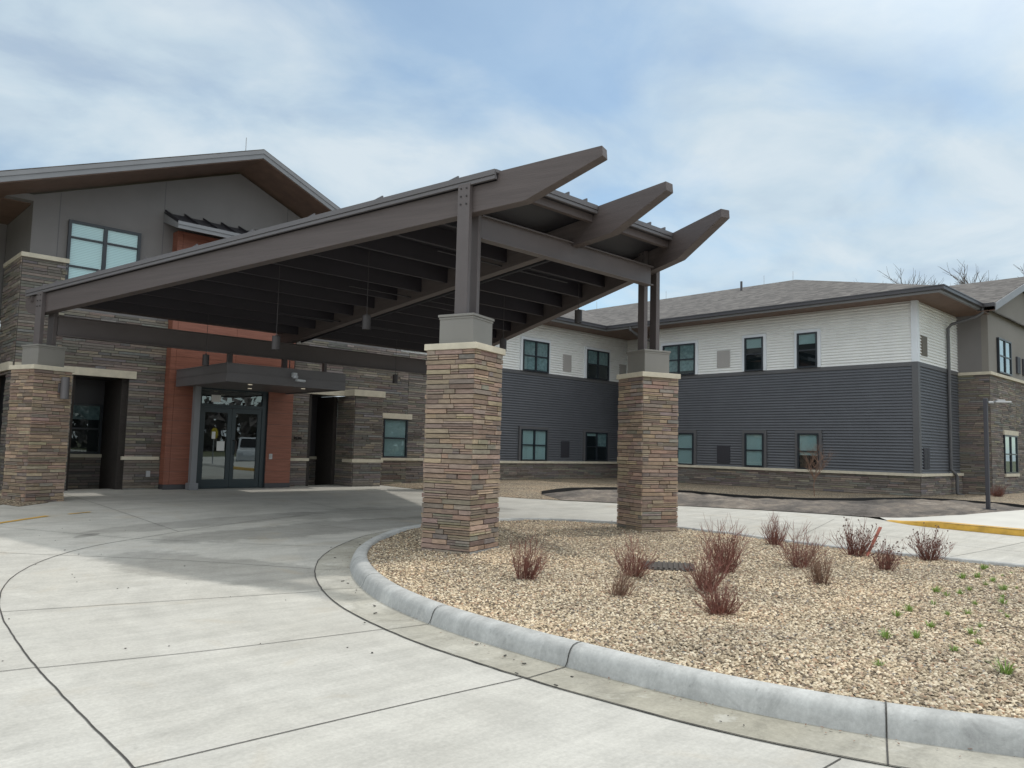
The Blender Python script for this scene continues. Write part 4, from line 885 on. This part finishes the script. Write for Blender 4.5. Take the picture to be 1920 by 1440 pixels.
# ------------------------------------------------------------------ residential wing
wing = thing('residential_wing', 'two-storey wing with cream and grey lap siding over a low stone base', 'building', (25.07, 14.0, -1.2))
XW, YI, YC, ZS, ZB, ZL, XS, YS = 25.07, 20.70, 8.33, 4.82, 2.93, -0.475, 28.9, 7.38
YJ = 18.25; XJ = 26.75
def lap(mb, L_, z0, z1, e=0.094):
    n_ = round((z1-z0)/e); e = (z1-z0)/n_
    for i in range(n_):
        a = z0+i*e; b_ = a+e
        mb.add([(0, -.044, a), (L_, -.044, a), (L_, -.042, a+e*.22), (0, -.042, a+e*.22), (L_, -.008, a+e*.72), (0, -.008, a+e*.72), (L_, -.006, b_), (0, -.006, b_), (0, 0, a), (L_, 0, a)], [(0, 1, 2, 3), (3, 2, 4, 5), (5, 4, 6, 7), (8, 9, 1, 0)])
    mb.box(0, L_, 0, .1, z0, z1)
walls = [(13.0, YI, 0, XJ-13.0), (XJ, YI, -90, YI-YJ), (XJ, YJ, 180, XJ-XW), (XW, YJ, -90, YJ-YC), (XW, YC, 0, XS-XW)]
mb = MB()
for x0_, y0_, dg, L_ in walls: mb.T = frame(x0_, y0_, 0, dg); lap(mb, L_, ZB, ZS+.1)
mb.build('cream_siding', 'cream_siding', wing)
mb = MB()
for x0_, y0_, dg, L_ in walls: mb.T = frame(x0_, y0_, 0, dg); lap(mb, L_, ZL, ZB-.13)
mb.build('grey_siding', 'grey_siding', wing)
mb = MB()
for x0_, y0_, dg, L_ in walls: mb.T = frame(x0_, y0_, 0, dg); mb.box(0, L_, -.05, .1, ZB-.129, ZB-.001)
mb.box(0, 0, 0, 0, 0, 0) if False else None
mb.build('trim_band', 'grey_trim', wing)
# corner boards
def corner(x, y, z0, z1, m_, w_=.10):
    mb = MB(); mb.box(x-.053, x+.0, y-.053, y+w_, z0, z1); mb.box(x+.0001, x+w_, y-.053, y, z0, z1); mb.build('corner_board', m_, wing)
corner(XW, YC, ZB, ZS, 'white_trim', .13); corner(XW, YC, ZL, ZB-.0015, 'grey_trim', .13)
# stone base with limestone sill
wallveneer('stone_base', [(13.0, YI-.06, 0, XJ-13, -1.35, ZL-.09), (XW-.06, YJ, -90, YJ-YC+.06, -1.35, ZL-.09), (XW-.06, YC-.06, 0, XS-XW+.06, -1.35, ZL-.09), (XJ, YJ-.06, 180, XJ-XW, -1.35, ZL-.09), (XJ-.06, YI, -90, YI-YJ, -1.35, ZL-.09)], wing)
mb = MB(); q_ = .12
mb.box(13.0, XJ, YI-q_-.02, YI, ZL-.088, ZL-.002); mb.box(XW-q_-.02, XW, YC-q_-.02, YJ, ZL-.088, ZL-.002); mb.box(XW+.0001, XS, YC-q_-.02, YC, ZL-.088, ZL-.002); mb.build('sill_band', 'limestone', wing, bevel=.004)
# windows: (wall, position, z, w, n lights, blinds)
def ww(y_left, w_, z0_, h_, nl, bl, tr): # on the x = XW wall: x axis of the frame runs towards -y
    return window(wing, frame(XW-.074, y_left, z0_, -90), w_, h_, nl, bl, tr)
ww(17.57, 1.46, ZB, 1.20, 2, [-.9, -.9], 'white_trim'); ww(14.05, .71, ZB, 1.20, 1, [.30], 'white_trim'); ww(12.09, .70, ZB, 1.19, 1, [.30], 'white_trim')
ww(17.62, 1.46, ZL, 1.20, 2, [.97, .999], 'grey_trim'); ww(14.05, .72, ZL, 1.20, 1, [.98], 'grey_trim'); ww(12.09, .72, ZL, 1.20, 1, [.62], 'grey_trim')
window(wing, frame(20.27, YI-.074, ZB, 0), 1.41, 1.19, 2, [-.98, -.98], 'white_trim'); window(wing, frame(23.96, YI-.074, ZB, 0), 1.42, 1.20, 2, [-.5, -.48], 'white_trim')
window(wing, frame(20.28, YI-.074, ZL+.01, 0), 1.39, 1.19, 2, [.999, .998], 'grey_trim'); window(wing, frame(23.96, YI-.074, ZL+.01, 0), 1.39, 1.19, 2, [.1, -.5], 'grey_trim')
# through-wall unit grilles
def grille(T_, w_, h_, m_):
    mb = MB(T_); mb.box(0, w_, -.056, .01, 0, h_); n_ = int(h_/.04)
    for i in range(n_): mb.box(.015, w_*.5-.012, -.064, -.057, .02+i*(h_-.03)/n_, .02+i*(h_-.03)/n_+.018); mb.box(w_*.5+.012, w_-.015, -.064, -.057, .02+i*(h_-.03)/n_, .02+i*(h_-.03)/n_+.018)
    mb.build('vent_grille', m_, wing)
grille(frame(XW, 15.20, 3.13, -90), .53, .62, 'grille_light'); grille(frame(XW, 15.19, -.37, -90), .52, .65, 'grille_dark')
grille(frame(22.58, YI, 3.11, 0), .48, .66, 'grille_light'); grille(frame(22.55, YI, -.32, 0), .48, .64, 'grille_dark'); grille(frame(26.17, YI, 3.10, 0), .45, .61, 'grille_light')
grille(frame(25.39, YC, 3.15, 0), .47, .62, 'grille_brown'); grille(frame(25.38, YC, -.33, 0), .50, .64, 'grille_dark')
# soffit + gutters
EY = 19.63; EX = 24.0; EYE = 7.29
mb = MB()
mb.slab([(13.0, EY+.05, ZS+.0), (EX+.05, EY+.05, ZS+.0), (EX+.05, EYE+.05, ZS), (29.0, EYE+.05, ZS), (29.0, 21.5, ZS), (13.0, 21.5, ZS)], (0, 0, .03))
mb.build('soffit', 'soffit_brown', wing)
def gut(pts, outn):
    pass
mb = MB(); GZ0, GZ1 = ZS-.03, ZS+.15
mb.box(13.0, EX-.0, EY-.0, EY+.09, GZ0, ZS+.12); mb.box(EX-.0, EX+.09, EYE, EY+.09, GZ0, ZS+.12); mb.box(EX+.09, 27.9, EYE, EYE+.09, GZ0, ZS+.12)
mb.build('fascia', 'fascia_grey', wing)
mb = MB(); g_ = .11; ga, gb = ZS+.035, ZS+.155
mb.box(13.0, EX-g_, EY-g_, EY-.001, ga, gb); mb.box(EX-g_, EX-.001, EYE-g_, EY-.001, ga, gb); mb.box(EX, 27.85, EYE-g_, EYE-.001, ga, gb)
mb.box(13.0, EX-g_-.02, EY-g_-.02, EY-g_-.001, gb-.03, gb+.002); mb.box(EX-g_-.02, EX-g_-.001, EYE-g_-.02, EY-g_-.02, gb-.03, gb+.002); mb.box(EX-g_, 27.85, EYE-g_-.02, EYE-g_-.001, gb-.03, gb+.002)
mb.build('gutter', 'gutter_dark', wing)
# roof: hip at the end, ridge at x=32.5; left roof ridge y=28.1; gable block
SL = 0.333; zt0 = ZS+.15
mb = MB()
e0 = (EX-.06, EYE-.06, zt0-.02); e1 = (EX-.06, EY-.06, zt0-.02); r0 = (32.5, 15.79, zt0+SL*8.5); r1 = (32.5, 28.1, zt0+SL*8.5)
mb.slab([e0, r0, r1, e1], (0, 0, -.04)); mb.slab([e0, (41.0, EYE-.06, zt0-.02), r0], (0, 0, -.04)); mb.slab([r0, (41, EYE, zt0), (41, 36, zt0), r1], (0, 0, -.04))
mb.slab([e1, r1, (13, 28.1, zt0+SL*8.5), (13, EY-.06, zt0-.02)], (0, 0, -.04))
wroof = mb.build('roof', 'shingles', wing)
mb = MB()
for (x_, y_) in ((31.0, 17.6),): mb.tube([(x_, y_, zt0+SL*(x_-EX)-.05), (x_, y_, zt0+SL*(x_-EX)+.42)], .05, 10)
mb.build('vent_pipe', 'gutter_dark', wroof)
for (x_, y_) in ((32.5, 17.3), (32.5, 22.7), (32.5, 27.3), (32.5, 15.9)):
    mb = MB(); mb.tube([(x_, y_, zt0+SL*8.5), (x_, y_, zt0+SL*8.5+.4)], .01, 5); mb.build('lightning_rod', 'galvanised', wroof)
# end block: stone below, stucco above, gable to the front
wallveneer('stone_base', [(XS, YC, -90, YC-YS, -1.35, 2.80), (XS, YS, 0, 1.40, -1.35, 2.80), (30.3, YS, 0, 1.75, -1.35, -.56), (30.3, YS, 0, 1.75, .98, 2.80), (32.05, YS, 0, 9, -1.35, 2.80)], wing)
mb = MB(); mb.box(XS-.09, 41, YS-.09, YS, 2.80, 2.90); mb.box(XS-.09, XS, YS+.0001, YC-.04, 2.80, 2.90); mb.build('limestone_cap', 'limestone', wing)
mb = MB(); mb.box(XS, 41, YS, YS+.2, 2.90, 4.85); mb.slab([(XS, YS, 4.85), (41, YS, 4.85), (33.2, YS, 6.35)], (0, .2, 0)); mb.build('stucco_wall', 'stucco_light', wing)
mb = MB(); mb.box(XS-.002, XS+.2, YS+.2001, YC+.05, 2.90, ZS); mb.build('stucco_return', 'stucco', wing)
mb = MB(); bx0 = 27.75; yk = 6.87
def bt(x): return 4.99+.335*(x-bx0) if x < 33.2 else 4.99+.335*(33.2-bx0)-.335*(x-33.2)
mb.slab([(bx0, yk, bt(bx0)), (33.2, yk, bt(33.2)), (33.2, 16, bt(33.2)), (bx0, 16, bt(bx0))], (0, 0, -.04)); mb.slab([(33.2, yk, bt(33.2)), (39, yk, bt(39)), (39, 16, bt(39)), (33.2, 16, bt(33.2))], (0, 0, -.04))
broof = mb.build('roof', 'shingles', wing)
mb = MB()
for (xa, xb) in ((bx0, 33.2), (33.2, 39)): mb.hexa([(xa, yk-.03, bt(xa)-.26), (xb, yk-.03, bt(xb)-.26), (xb, yk, bt(xb)-.26), (xa, yk, bt(xa)-.26), (xa, yk-.03, bt(xa)-.02), (xb, yk-.03, bt(xb)-.02), (xb, yk, bt(xb)-.02), (xa, yk, bt(xa)-.02)])
mb.build('fascia', 'fascia_grey', broof)
mb = MB(); mb.hexa([(bx0, yk, bt(bx0)-.26), (33.2, yk, bt(33.2)-.26), (33.2, YS+.02, bt(33.2)-.26), (bx0, YS+.02, bt(bx0)-.26), (bx0, yk, bt(bx0)-.24), (33.2, yk, bt(33.2)-.24), (33.2, YS+.02, bt(33.2)-.24), (bx0, YS+.02, bt(bx0)-.24)]); mb.build('soffit', 'soffit_brown', broof)
mb = MB(); mb.box(bx0-.1, bx0, yk, EYE-.12, 4.86, 4.98); mb.build('gutter', 'gutter_dark', broof)
window(wing, frame(30.35, YS+.0, ZL+.01, 0), 1.62, 1.32, 2, [.55, .55], None)
window(wing, frame(29.85, YS-.03, 2.95, 0), 1.55, 1.2, 2, [.5, .5], None)
mb = MB(); mb.box(30.3, 32.1, YS-.06, YS+.02, .86, 1.02); mb.build('lintel', 'limestone', wing); mb = MB(); mb.box(30.3, 32.0, YS-.08, YS+.02, -.57, -.47); mb.build('sill_band', 'limestone', wing)
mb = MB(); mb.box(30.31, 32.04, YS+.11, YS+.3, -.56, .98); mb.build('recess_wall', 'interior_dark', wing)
grille(frame(32.25, YS, 3.13, 0), .42, .6, 'grille_dark'); grille(frame(33.1, YS, 3.13, 0), .42, .6, 'grille_dark'); grille(frame(33.0, YS-.02, -.3, 0), .45, .62, 'grille_dark')
# downspouts
def downspout(pts, lb=None):
    mb = MB(); mb.tube(pts, .052, 8); return mb.build('downspout', 'grey_trim', wing)
xd = 27.72
downspout([(27.82, EYE-.05, ZS+.06), (27.82, EYE-.05, ZS-.12), (27.8, EYE+.15, ZS-.24), (27.74, YC-.2, ZS-.42), (27.72, YC-.1, ZS-.55), (xd, YC-.1, 1.5), (xd, YC-.1, ZL+.12), (xd+.06, YC-.18, ZL+.02), (xd+.16, YC-.22, ZL-.1), (xd+.16, YC-.22, -1.12), (xd+.16, YC-.42, -1.19)])
downspout([(25.0, EY+.1, ZS+.02), (25.05, EY+.2, ZS-.15), (25.7, YI-.6, ZS-.5), (26.2, YI-.15, ZS-.7), (26.2, YI-.1, -1.1)]) if False else None
downspout([(EX-.05, 18.4, ZS+.05), (EX-.03, 18.4, ZS-.1), (EX+.3, 18.3, ZS-.28), (XW-.1, 18.1, ZS-.5), (XW-.1, 18.1, -1.1)])

# ------------------------------------------------------------------ lamp post, stake, drain
lx, ly = 20.75, 5.39; lz = gz(lx, ly)
lp = thing('light_pole', 'tall thin black area light pole standing in the dark soil by the wing', 'lamp post', (lx, ly, lz))
mb = MB(); mb.box(lx-.042, lx+.042, ly-.042, ly+.042, lz+.1, 1.45); mb.build('pole', 'grille_dark', lp, bevel=.01)
mb = MB(); mb.box(lx-.14, lx+.14, ly-.14, ly+.14, lz+.02, lz+.10); mb.build('base_cover', 'grille_dark', lp); mb = MB(); mb.tube([(lx, ly, lz-.02), (lx, ly, lz+.035)], .30, 20); mb.build('footing', 'sidewalk', lp)
mb = MB(); dx, dy = .55, -.83; mb.T = frame(lx, ly, 0, math.degrees(math.atan2(dy, dx))); mb.box(.06, .18, -.02, .02, 1.33, 1.38); mb.box(.18, .52, -.12, .12, 1.34, 1.375); mb.box(.22, .4, -.09, .09, 1.375, 1.41); mb.build('lamp_head', 'galvanised', lp, bevel=.01)
sx_, sy_ = 12.5, 4.85; szz = gz(sx_, sy_)
sx_, sy_ = 11.2, 4.45; szz = iz(sx_, sy_)
mb = MB(); mb.slab([(sx_-.02, sy_, szz-.05), (sx_+.02, sy_-.02, szz-.05), (sx_+.19, sy_-.17, szz+.40), (sx_+.15, sy_-.15, szz+.41)], (.008, .014, 0)); ob = mb.build('survey_stake', 'stake_pink', origin=(sx_, sy_, szz)); tag(ob, 'leaning pink-orange wooden survey stake between shrubs at the far kerb', 'stake')
dxp, dyp = 7.75, 5.35; dz = iz(dxp, dyp)+.022
mb = MB(frame(dxp, dyp, dz, 35)); mb.box(-.3, .3, -.3, .3, -.05, .0)
for k in range(9): mb.box(-.27, .27, -.27+k*.062, -.245+k*.062, .001, .016)
ob = mb.build('drain_grate', 'iron', origin=(dxp, dyp, dz)); tag(ob, 'rusty square drain grate set in the gravel of the island', 'drain grate')
# ------------------------------------------------------------------ shrubs
def shrub_mesh(seed, h, spread, nst, m_, twig=3, dens=1.0, heads=0):
    rd = random.Random(seed); mb = MB()
    hb = MB()
    for i in range(nst):
        a = rd.uniform(0, 2*math.pi); rr = rd.uniform(0, .08); p = Vector((rr*math.cos(a), rr*math.sin(a), -.02)); tilt = rd.betavariate(1.2, 1.6)*spread; a2 = a+rd.uniform(-.5, .5)
        d = Vector((math.cos(a2)*math.sin(tilt), math.sin(a2)*math.sin(tilt), math.cos(tilt))); ln = h*rd.uniform(.45, 1.0)*(1-.25*tilt); pts = [p]; nseg = 5
        for s_ in range(nseg):
            d = (d+Vector((rd.uniform(-.16, .16), rd.uniform(-.16, .16), rd.uniform(-.02, .14)))).normalized(); p = p+d*ln/nseg; pts.append(p.copy())
        r0_ = rd.uniform(.0024, .0044); mb.tube([tuple(q_) for q_ in pts], [r0_*(1-.75*k_/nseg) for k_ in range(nseg+1)], 3, caps=False)
        if heads and rd.random() < heads:
            q_ = pts[-1]; 
            for _ in range(4): o_2 = Vector((rd.uniform(-.02, .02), rd.uniform(-.02, .02), rd.uniform(-.008, .012))); mb.tube([tuple(q_+o_2), tuple(q_+o_2+Vector((.008, .004, .008)))], .005, 4, 1)
        for k_ in range(twig):
            s_ = rd.randint(1, nseg-1); b0 = pts[s_]; dd = (d+Vector((rd.uniform(-.9, .9), rd.uniform(-.9, .9), rd.uniform(.0, .5)))).normalized(); l2 = ln*rd.uniform(.18, .4); b1 = b0+dd*l2*.5; b2_ = b1+(dd+Vector((rd.uniform(-.3, .3), rd.uniform(-.3, .3), .25))).normalized()*l2*.5
            mb.tube([tuple(b0), tuple(b1), tuple(b2_)], [r0_*.55, r0_*.42, r0_*.2], 3, caps=False)
            if heads and rd.random() < heads*.5: mb.tube([tuple(b2_), tuple(b2_+Vector((.01, .004, .008)))], .007, 4, 1)
    me_o = mb.build('shrub', [m_, 'seed_head']); me_ = me_o.data; bpy.data.objects.remove(me_o); return me_
SM = {'tall': shrub_mesh(1, .62, .85, 80, 'stem_red', 6), 'tall2': shrub_mesh(11, .58, 1.0, 70, 'stem_red', 7), 'mid2': shrub_mesh(12, .5, .7, 60, 'stem_brown', 6), 'mid': shrub_mesh(2, .52, .85, 85, 'stem_red', 4), 'low': shrub_mesh(3, .36, .95, 60, 'stem_brown', 4), 'head': shrub_mesh(4, .47, .95, 75, 'stem_red', 5, heads=.35), 'wide': shrub_mesh(5, .48, 1.15, 120, 'stem_red', 5)}
shr = [((5.75, 5.73), 'mid', 1.0, 'reddish bare shrub standing alone in front of the near stone pillar'),
 ((6.8, 5.16), 'tall2', .95, 'reddish bare shrub just left of the drain grate, behind a small brown one'),
 ((5.8, 4.55), 'low', .95, 'small sparse brown shrub in front of the taller red one left of the drain grate'),
 ((7.95, 4.72), 'tall', 1.15, 'tallest red shrub, at the back of the clump of three right of the drain grate'),
 ((6.79, 4.24), 'tall2', .98, 'red shrub in the middle of the clump of three right of the drain grate'),
 ((5.88, 3.54), 'wide', .85, 'low wide red shrub nearest to the kerb, with stems spreading flat at its foot'),
 ((11.1, 5.75), 'mid', 1.1, 'dense dark red shrub at the far kerb, behind the two shrubs of its row'),
 ((9.13, 4.40), 'tall2', 1.02, 'dark red shrub, middle of the row of three at the far kerb'),
 ((8.13, 3.69), 'mid2', .85, 'sparse brown shrub over a dark hole in the gravel, nearest of its row of three'),
 ((10.9, 4.45), 'head', 1.3, 'brown shrub with dried flower heads just left of the leaning stake'),
 ((9.8, 3.66), 'head', 1.0, 'low brown shrub with dried flower heads in front of the leaning stake'),
 ((11.5, 3.72), 'head', 1.15, 'rounded brown shrub with dried heads standing alone at the far right kerb, against pale concrete')]
for i, (p, k_, s_, lb) in enumerate(shr):
    ob = bpy.data.objects.new('shrub', SM[k_]); col.objects.link(ob); ob.location = (p[0], p[1], iz(*p)+ZO-.01); ob.rotation_euler = (R(random.uniform(-7, 7)), R(random.uniform(-7, 7)), i*1.7); ob.scale = (s_*random.uniform(.9, 1.15), s_*random.uniform(.9, 1.15), s_*random.uniform(.88, 1.05))
    tag(ob, lb, 'shrub', 'bare shrubs in the gravel island')
for i, (p, s_, lb) in enumerate((((28.0, 7.0), 1.1, 'low reddish shrub against the stone wall behind the light pole'), ((29.6, 6.2), 1.2, 'low reddish shrub at the right edge of the photo below the stone wall'))):
    ob = bpy.data.objects.new('shrub', SM['wide']); col.objects.link(ob); ob.location = (p[0], p[1], gz(*p)+ZO+.02); ob.scale = (s_, s_, s_); tag(ob, lb, 'shrub', 'bare shrubs by the end of the wing')
mb = MB()
for (p, k_, s_, lb) in shr:
    for _ in range(26):
        r = abs(random.gauss(0, .22)); a = random.uniform(0, 6.28); x, y = p[0]+r*math.cos(a), p[1]+r*math.sin(a); q_ = random.uniform(.012, .028); mb.T = frame(x, y, iz(x, y)+.02, random.uniform(0, 360))
        mb.add([(-q_, 0, 0), (0, -q_*.5, random.uniform(0, .012)), (q_, 0, random.uniform(0, .01)), (0, q_*.5, .004)], [(0, 1, 2, 3)])
for k_ in range(120):
    i = nearest(random.choice(((4.2, 2.3), (4.1, 3.2), (4.6, 1.3), (5.2, 8.2), (4.3, 6.2), (4.1, 5.1)))); i = (i+random.randint(-7, 7)) % nk; nx, ny = nrm(i); w_ = -abs(random.gauss(.01, .07)); x, y = kb[i][0]+nx*w_+random.uniform(-.06, .06)*ny, kb[i][1]+ny*w_+random.uniform(-.1, .1); q_ = random.uniform(.004, .013); mb.T = frame(x, y, gz(x, y)+.012, random.uniform(0, 360))
    mb.add([(-q_, 0, 0), (0, -q_*.5, random.uniform(0, .006)), (q_, 0, .003), (0, q_*.5, .002)], [(0, 1, 2, 3)])
tag(mb.build('leaf_litter', 'stem_brown'), kind='stuff')
# small bare tree in front of the lower wing windows
def tree_mesh(seed, H_, trunk_h, r0_, levels, m_='bark', spread=.5, nb=4, first=6):
    rd = random.Random(seed); mb = MB(); mt = MB()
    def grow(mbx, p, d, ln, r, lv):
        nseg = 4; pts = [p]
        for _ in range(nseg):
            d = (d+Vector((rd.uniform(-.13, .13), rd.uniform(-.13, .13), rd.uniform(-.02, .10)))).normalized(); p = p+d*ln/nseg; pts.append(p.copy())
        mbx.tube([tuple(q_) for q_ in pts], [r*(1-.5*k_/nseg) for k_ in range(nseg+1)], 5 if lv > 1 else 3, caps=False)
        if lv == 0: return
        for k_ in range(nb + (1 if lv > 1 else 0)):
            s_ = rd.randint(1, nseg); a = rd.uniform(0, 2*math.pi); sd_ = Vector((math.cos(a), math.sin(a), 0)); dd = (d*.8+sd_*rd.uniform(spread*.6, spread*1.5)+Vector((0, 0, .15))).normalized()
            grow(mbx, pts[s_], dd, ln*rd.uniform(.5, .75), r*.56, lv-1)
    mt.tube([(0, 0, -.05), (0, .01*H_, trunk_h*.5), (0, 0, trunk_h)], [r0_, r0_*.85, r0_*.75], 8)
    for k_ in range(first):
        a = 2*math.pi*k_/first+rd.uniform(-.4, .4); d = Vector((math.cos(a)*rd.uniform(.25, .7), math.sin(a)*rd.uniform(.25, .7), 1)).normalized(); grow(mb, Vector((0, 0, trunk_h*rd.uniform(.75, 1))), d, (H_-trunk_h)*rd.uniform(.36, .44), r0_*.6, levels)
    a = mt.build('trunk', m_); b_ = mb.build('crown', m_); md = (a.data, b_.data); bpy.data.objects.remove(a); bpy.data.objects.remove(b_); return md
def place_tree(md, x, y, z, s_, rz_, lb, cat='tree', group=None, name='bare_tree'):
    t_ = thing(name, lb, cat, (x, y, z), group); t_.rotation_euler = (0, 0, rz_); t_.scale = (s_, s_, s_)
    for nm, me_ in zip(('trunk', 'crown'), md):
        o2 = bpy.data.objects.new(nm, me_); col.objects.link(o2); o2.parent = t_
    return t_
sap = tree_mesh(11, 1.6, .45, .011, 3, 'stem_brown', .75, 3, 9)
place_tree(sap, 22.0, 10.15, gz(22.0, 10.15)+.02, 1.25, .3, 'small bare multi-stemmed young tree in front of the lower window nearest the wing corner', 'tree', name='young_tree')
T1 = tree_mesh(21, 10.5, 3.0, .16, 4, 'bark', .62, 4, 8); T2 = tree_mesh(22, 10.0, 2.8, .15, 4, 'bark', .68, 4, 8)
far = [((-0, 1663), 70, T1, 1.62, 'bare tree showing as a pale fan above the hip roof, leftmost of the far trees'), ((0, 1735), 74, T2, 1.62, 'small bare tree top above the hip roof, left of the tall pair'), ((0, 1790), 66, T1, 1.66, 'tall bare tree, left one of the close pair above the roof valley'), ((0, 1822), 66, T2, 1.68, 'tall bare tree, right one of the close pair above the roof valley'), ((0, 1862), 78, T2, 1.66, 'low bare tree top just right of the close pair'), ((0, 1912), 64, T1, 1.6, 'bare tree at the right edge of the photo above the gabled roof')]
for i, ((_, px), dist, md, s_, lb) in enumerate(far):
    d = F + RR*((px-960)/1443) ; a = math.atan2(d.y, d.x); x, y = dist*math.cos(a), dist*math.sin(a)
    place_tree(md, x, y, -1.3, s_, i*2.1, lb, 'tree', 'bare trees behind the wing')
# grass tufts in the gravel
def tuft_mesh(seed, n_=46, h=.085):
    rd = random.Random(seed); mb = MB()
    for _ in range(n_):
        a = rd.uniform(0, 6.283); t_ = rd.uniform(.1, .9); r = rd.uniform(0, .025); x, y = r*math.cos(a), r*math.sin(a); l_ = h*rd.uniform(.5, 1.1); w_ = .0035
        dx, dy = math.cos(a)*math.sin(t_), math.sin(a)*math.sin(t_); px_, py_ = -math.sin(a)*w_, math.cos(a)*w_; zc = math.cos(t_)
        mb.add([(x-px_, y-py_, 0), (x+px_, y+py_, 0), (x+dx*l_*.6+px_*.7, y+dy*l_*.6+py_*.7, zc*l_*.65), (x+dx*l_*.6-px_*.7, y+dy*l_*.6-py_*.7, zc*l_*.65), (x+dx*l_*1.15, y+dy*l_*1.15, zc*l_*.9)], [(0, 1, 2, 3), (3, 2, 4)])
    o2 = mb.build('grass_tuft', 'grass_blade'); md = o2.data; bpy.data.objects.remove(o2); return md
TU = [tuft_mesh(k_) for k_ in range(4)]
tu = [(5.36, 2.05), (6.88, 1.92), (5.75, 1.42), (6.1, 1.82), (7.36, 2.55), (6.83, 2.21), (7.86, 2.51), (8.54, 2.6), (8.76, 2.55), (6.36, 2.15), (6.16, 2.3), (7.01, 2.53), (6.53, 1.78), (7.78, 1.9), (8.2, 2.26), (8.48, 2.1), (8.83, 2.19), (9.89, 2.54), (10.5, 2.6), (10.88, 2.6), (9.05, 2.54), (9.5, 2.51), (9.6, 2.25), (7.45, 2.27), (7.62, 2.16), (9.3, 2.3), (10.1, 2.75), (10.9, 2.9), (8.0, 2.0), (7.2, 1.95), (8.7, 2.75), (9.9, 2.85), (11.2, 2.95)]
for i, (x, y) in enumerate(tu):
    ob = bpy.data.objects.new('grass_tuft', TU[i % 4]); col.objects.link(ob); ob.location = (x, y, iz(x, y)+ZO); s_ = 1.35 if i == 2 else random.choice((.45, .6, .7, .8, .95, 1.1)); ob.scale = (s_, s_, s_); ob.rotation_euler = (0, 0, i*2.3)
    tag(ob, 'bright green grass tuft sprouting through the pale gravel at the right of the island', 'grass', 'green grass tufts in the island gravel')
# ------------------------------------------------------------------ parked cars and a sign seen mirrored in the door glass
def car(x, y, rot, m_, lb):
    t_ = thing('parked_car', lb, 'car', (x, y, -1.5), 'cars in the lot mirrored in the door glass'); Tz = frame(x, y, -1.5, rot)
    mb = MB(Tz)
    side = [(-2.3, .35), (-2.32, .75), (-2.2, 1.0), (-1.95, 1.68), (-1.5, 1.76), (.45, 1.74), (1.05, 1.12), (2.15, .98), (2.32, .7), (2.3, .35)]
    mb.slab([(a, -.92, b_) for a, b_ in side], (0, 1.84, 0)); mb.build('body', m_, t_, bevel=.06)
    mb = MB(Tz)
    for s_ in (-.935, .927):
        for poly in ([(-1.85, 1.15), (-1.72, 1.6), (-.85, 1.64), (-.85, 1.15)], [(-.75, 1.15), (-.75, 1.64), (.38, 1.62), (.85, 1.15)]): mb.slab([(a, s_, b_) for a, b_ in poly], (0, .008, 0))
    mb.slab([(.58, -.78, 1.66), (1.08, -.82, 1.17), (1.08, .82, 1.17), (.58, .78, 1.66)], (.012, 0, .012)); mb.slab([(-2.17, -.8, 1.1), (-2.0, -.75, 1.6), (-2.0, .75, 1.6), (-2.17, .8, 1.1)], (-.03, 0, 0)); mb.build('side_window', 'interior_dark', t_)
    for wx in (-1.45, 1.5):
        for s_ in (-1, 1):
            mb = MB(Tz); mb.tube([(wx, s_*.70, .36), (wx, s_*.95, .36)], .37, 20); wh = mb.build('wheel', 'black_rubber', t_); mb = MB(Tz); mb.tube([(wx, s_*.93, .36), (wx, s_*.965, .36)], .22, 14); mb.build('rim', 'chrome', wh)
    for s_ in (-.7, .7):
        mb = MB(Tz); mb.box(2.27, 2.345, s_-.15, s_+.15, .70, .84); mb.build('headlight', 'camera_white', t_)
car(21.5, -6.5, 118, 'car_white', 'white sport utility car parked in the lot, mirrored in the right door glass'); car(14.8, -6.0, 112, 'car_dark', 'dark sport utility car parked in the lot, mirrored in the left door glass')
ps = thing('parking_sign', 'round yellow sign on a thin post by the parked cars, mirrored in the right door', 'sign', (17.6, -3.4, -1.5)); mb = MB(); mb.tube([(17.6, -3.4, -1.5), (17.6, -3.4, .55)], .03, 8); mb.build('post', 'galvanised', ps); mb = MB(); mb.tube([(17.6, -3.36, .4), (17.62, -3.33, .4)], .3, 20); mb.build('sign_plate', 'sign_yellow', ps)

# wood edge far behind the camera: gives the glass something dark to mirror
rd = random.Random(5); mb = MB()
for k in range(15000):
    a = R(rd.uniform(150, 345)); r = rd.uniform(62, 84); x, y = r*math.cos(a), r*math.sin(a); hm = 7+3.5*mnoise.noise((x*.09, y*.09, 0))+2*mnoise.noise((x*.4, y*.4, 3)); z = -1.5+hm*rd.random(); s_ = rd.uniform(.6, 1.5)
    p = [(x+rd.uniform(-s_, s_), y+rd.uniform(-s_, s_), z+rd.uniform(-s_, s_)) for _ in range(3)]; mb.add(p, [(0, 1, 2)])
tag(mb.build('far_wood', 'bark'), kind='stuff')
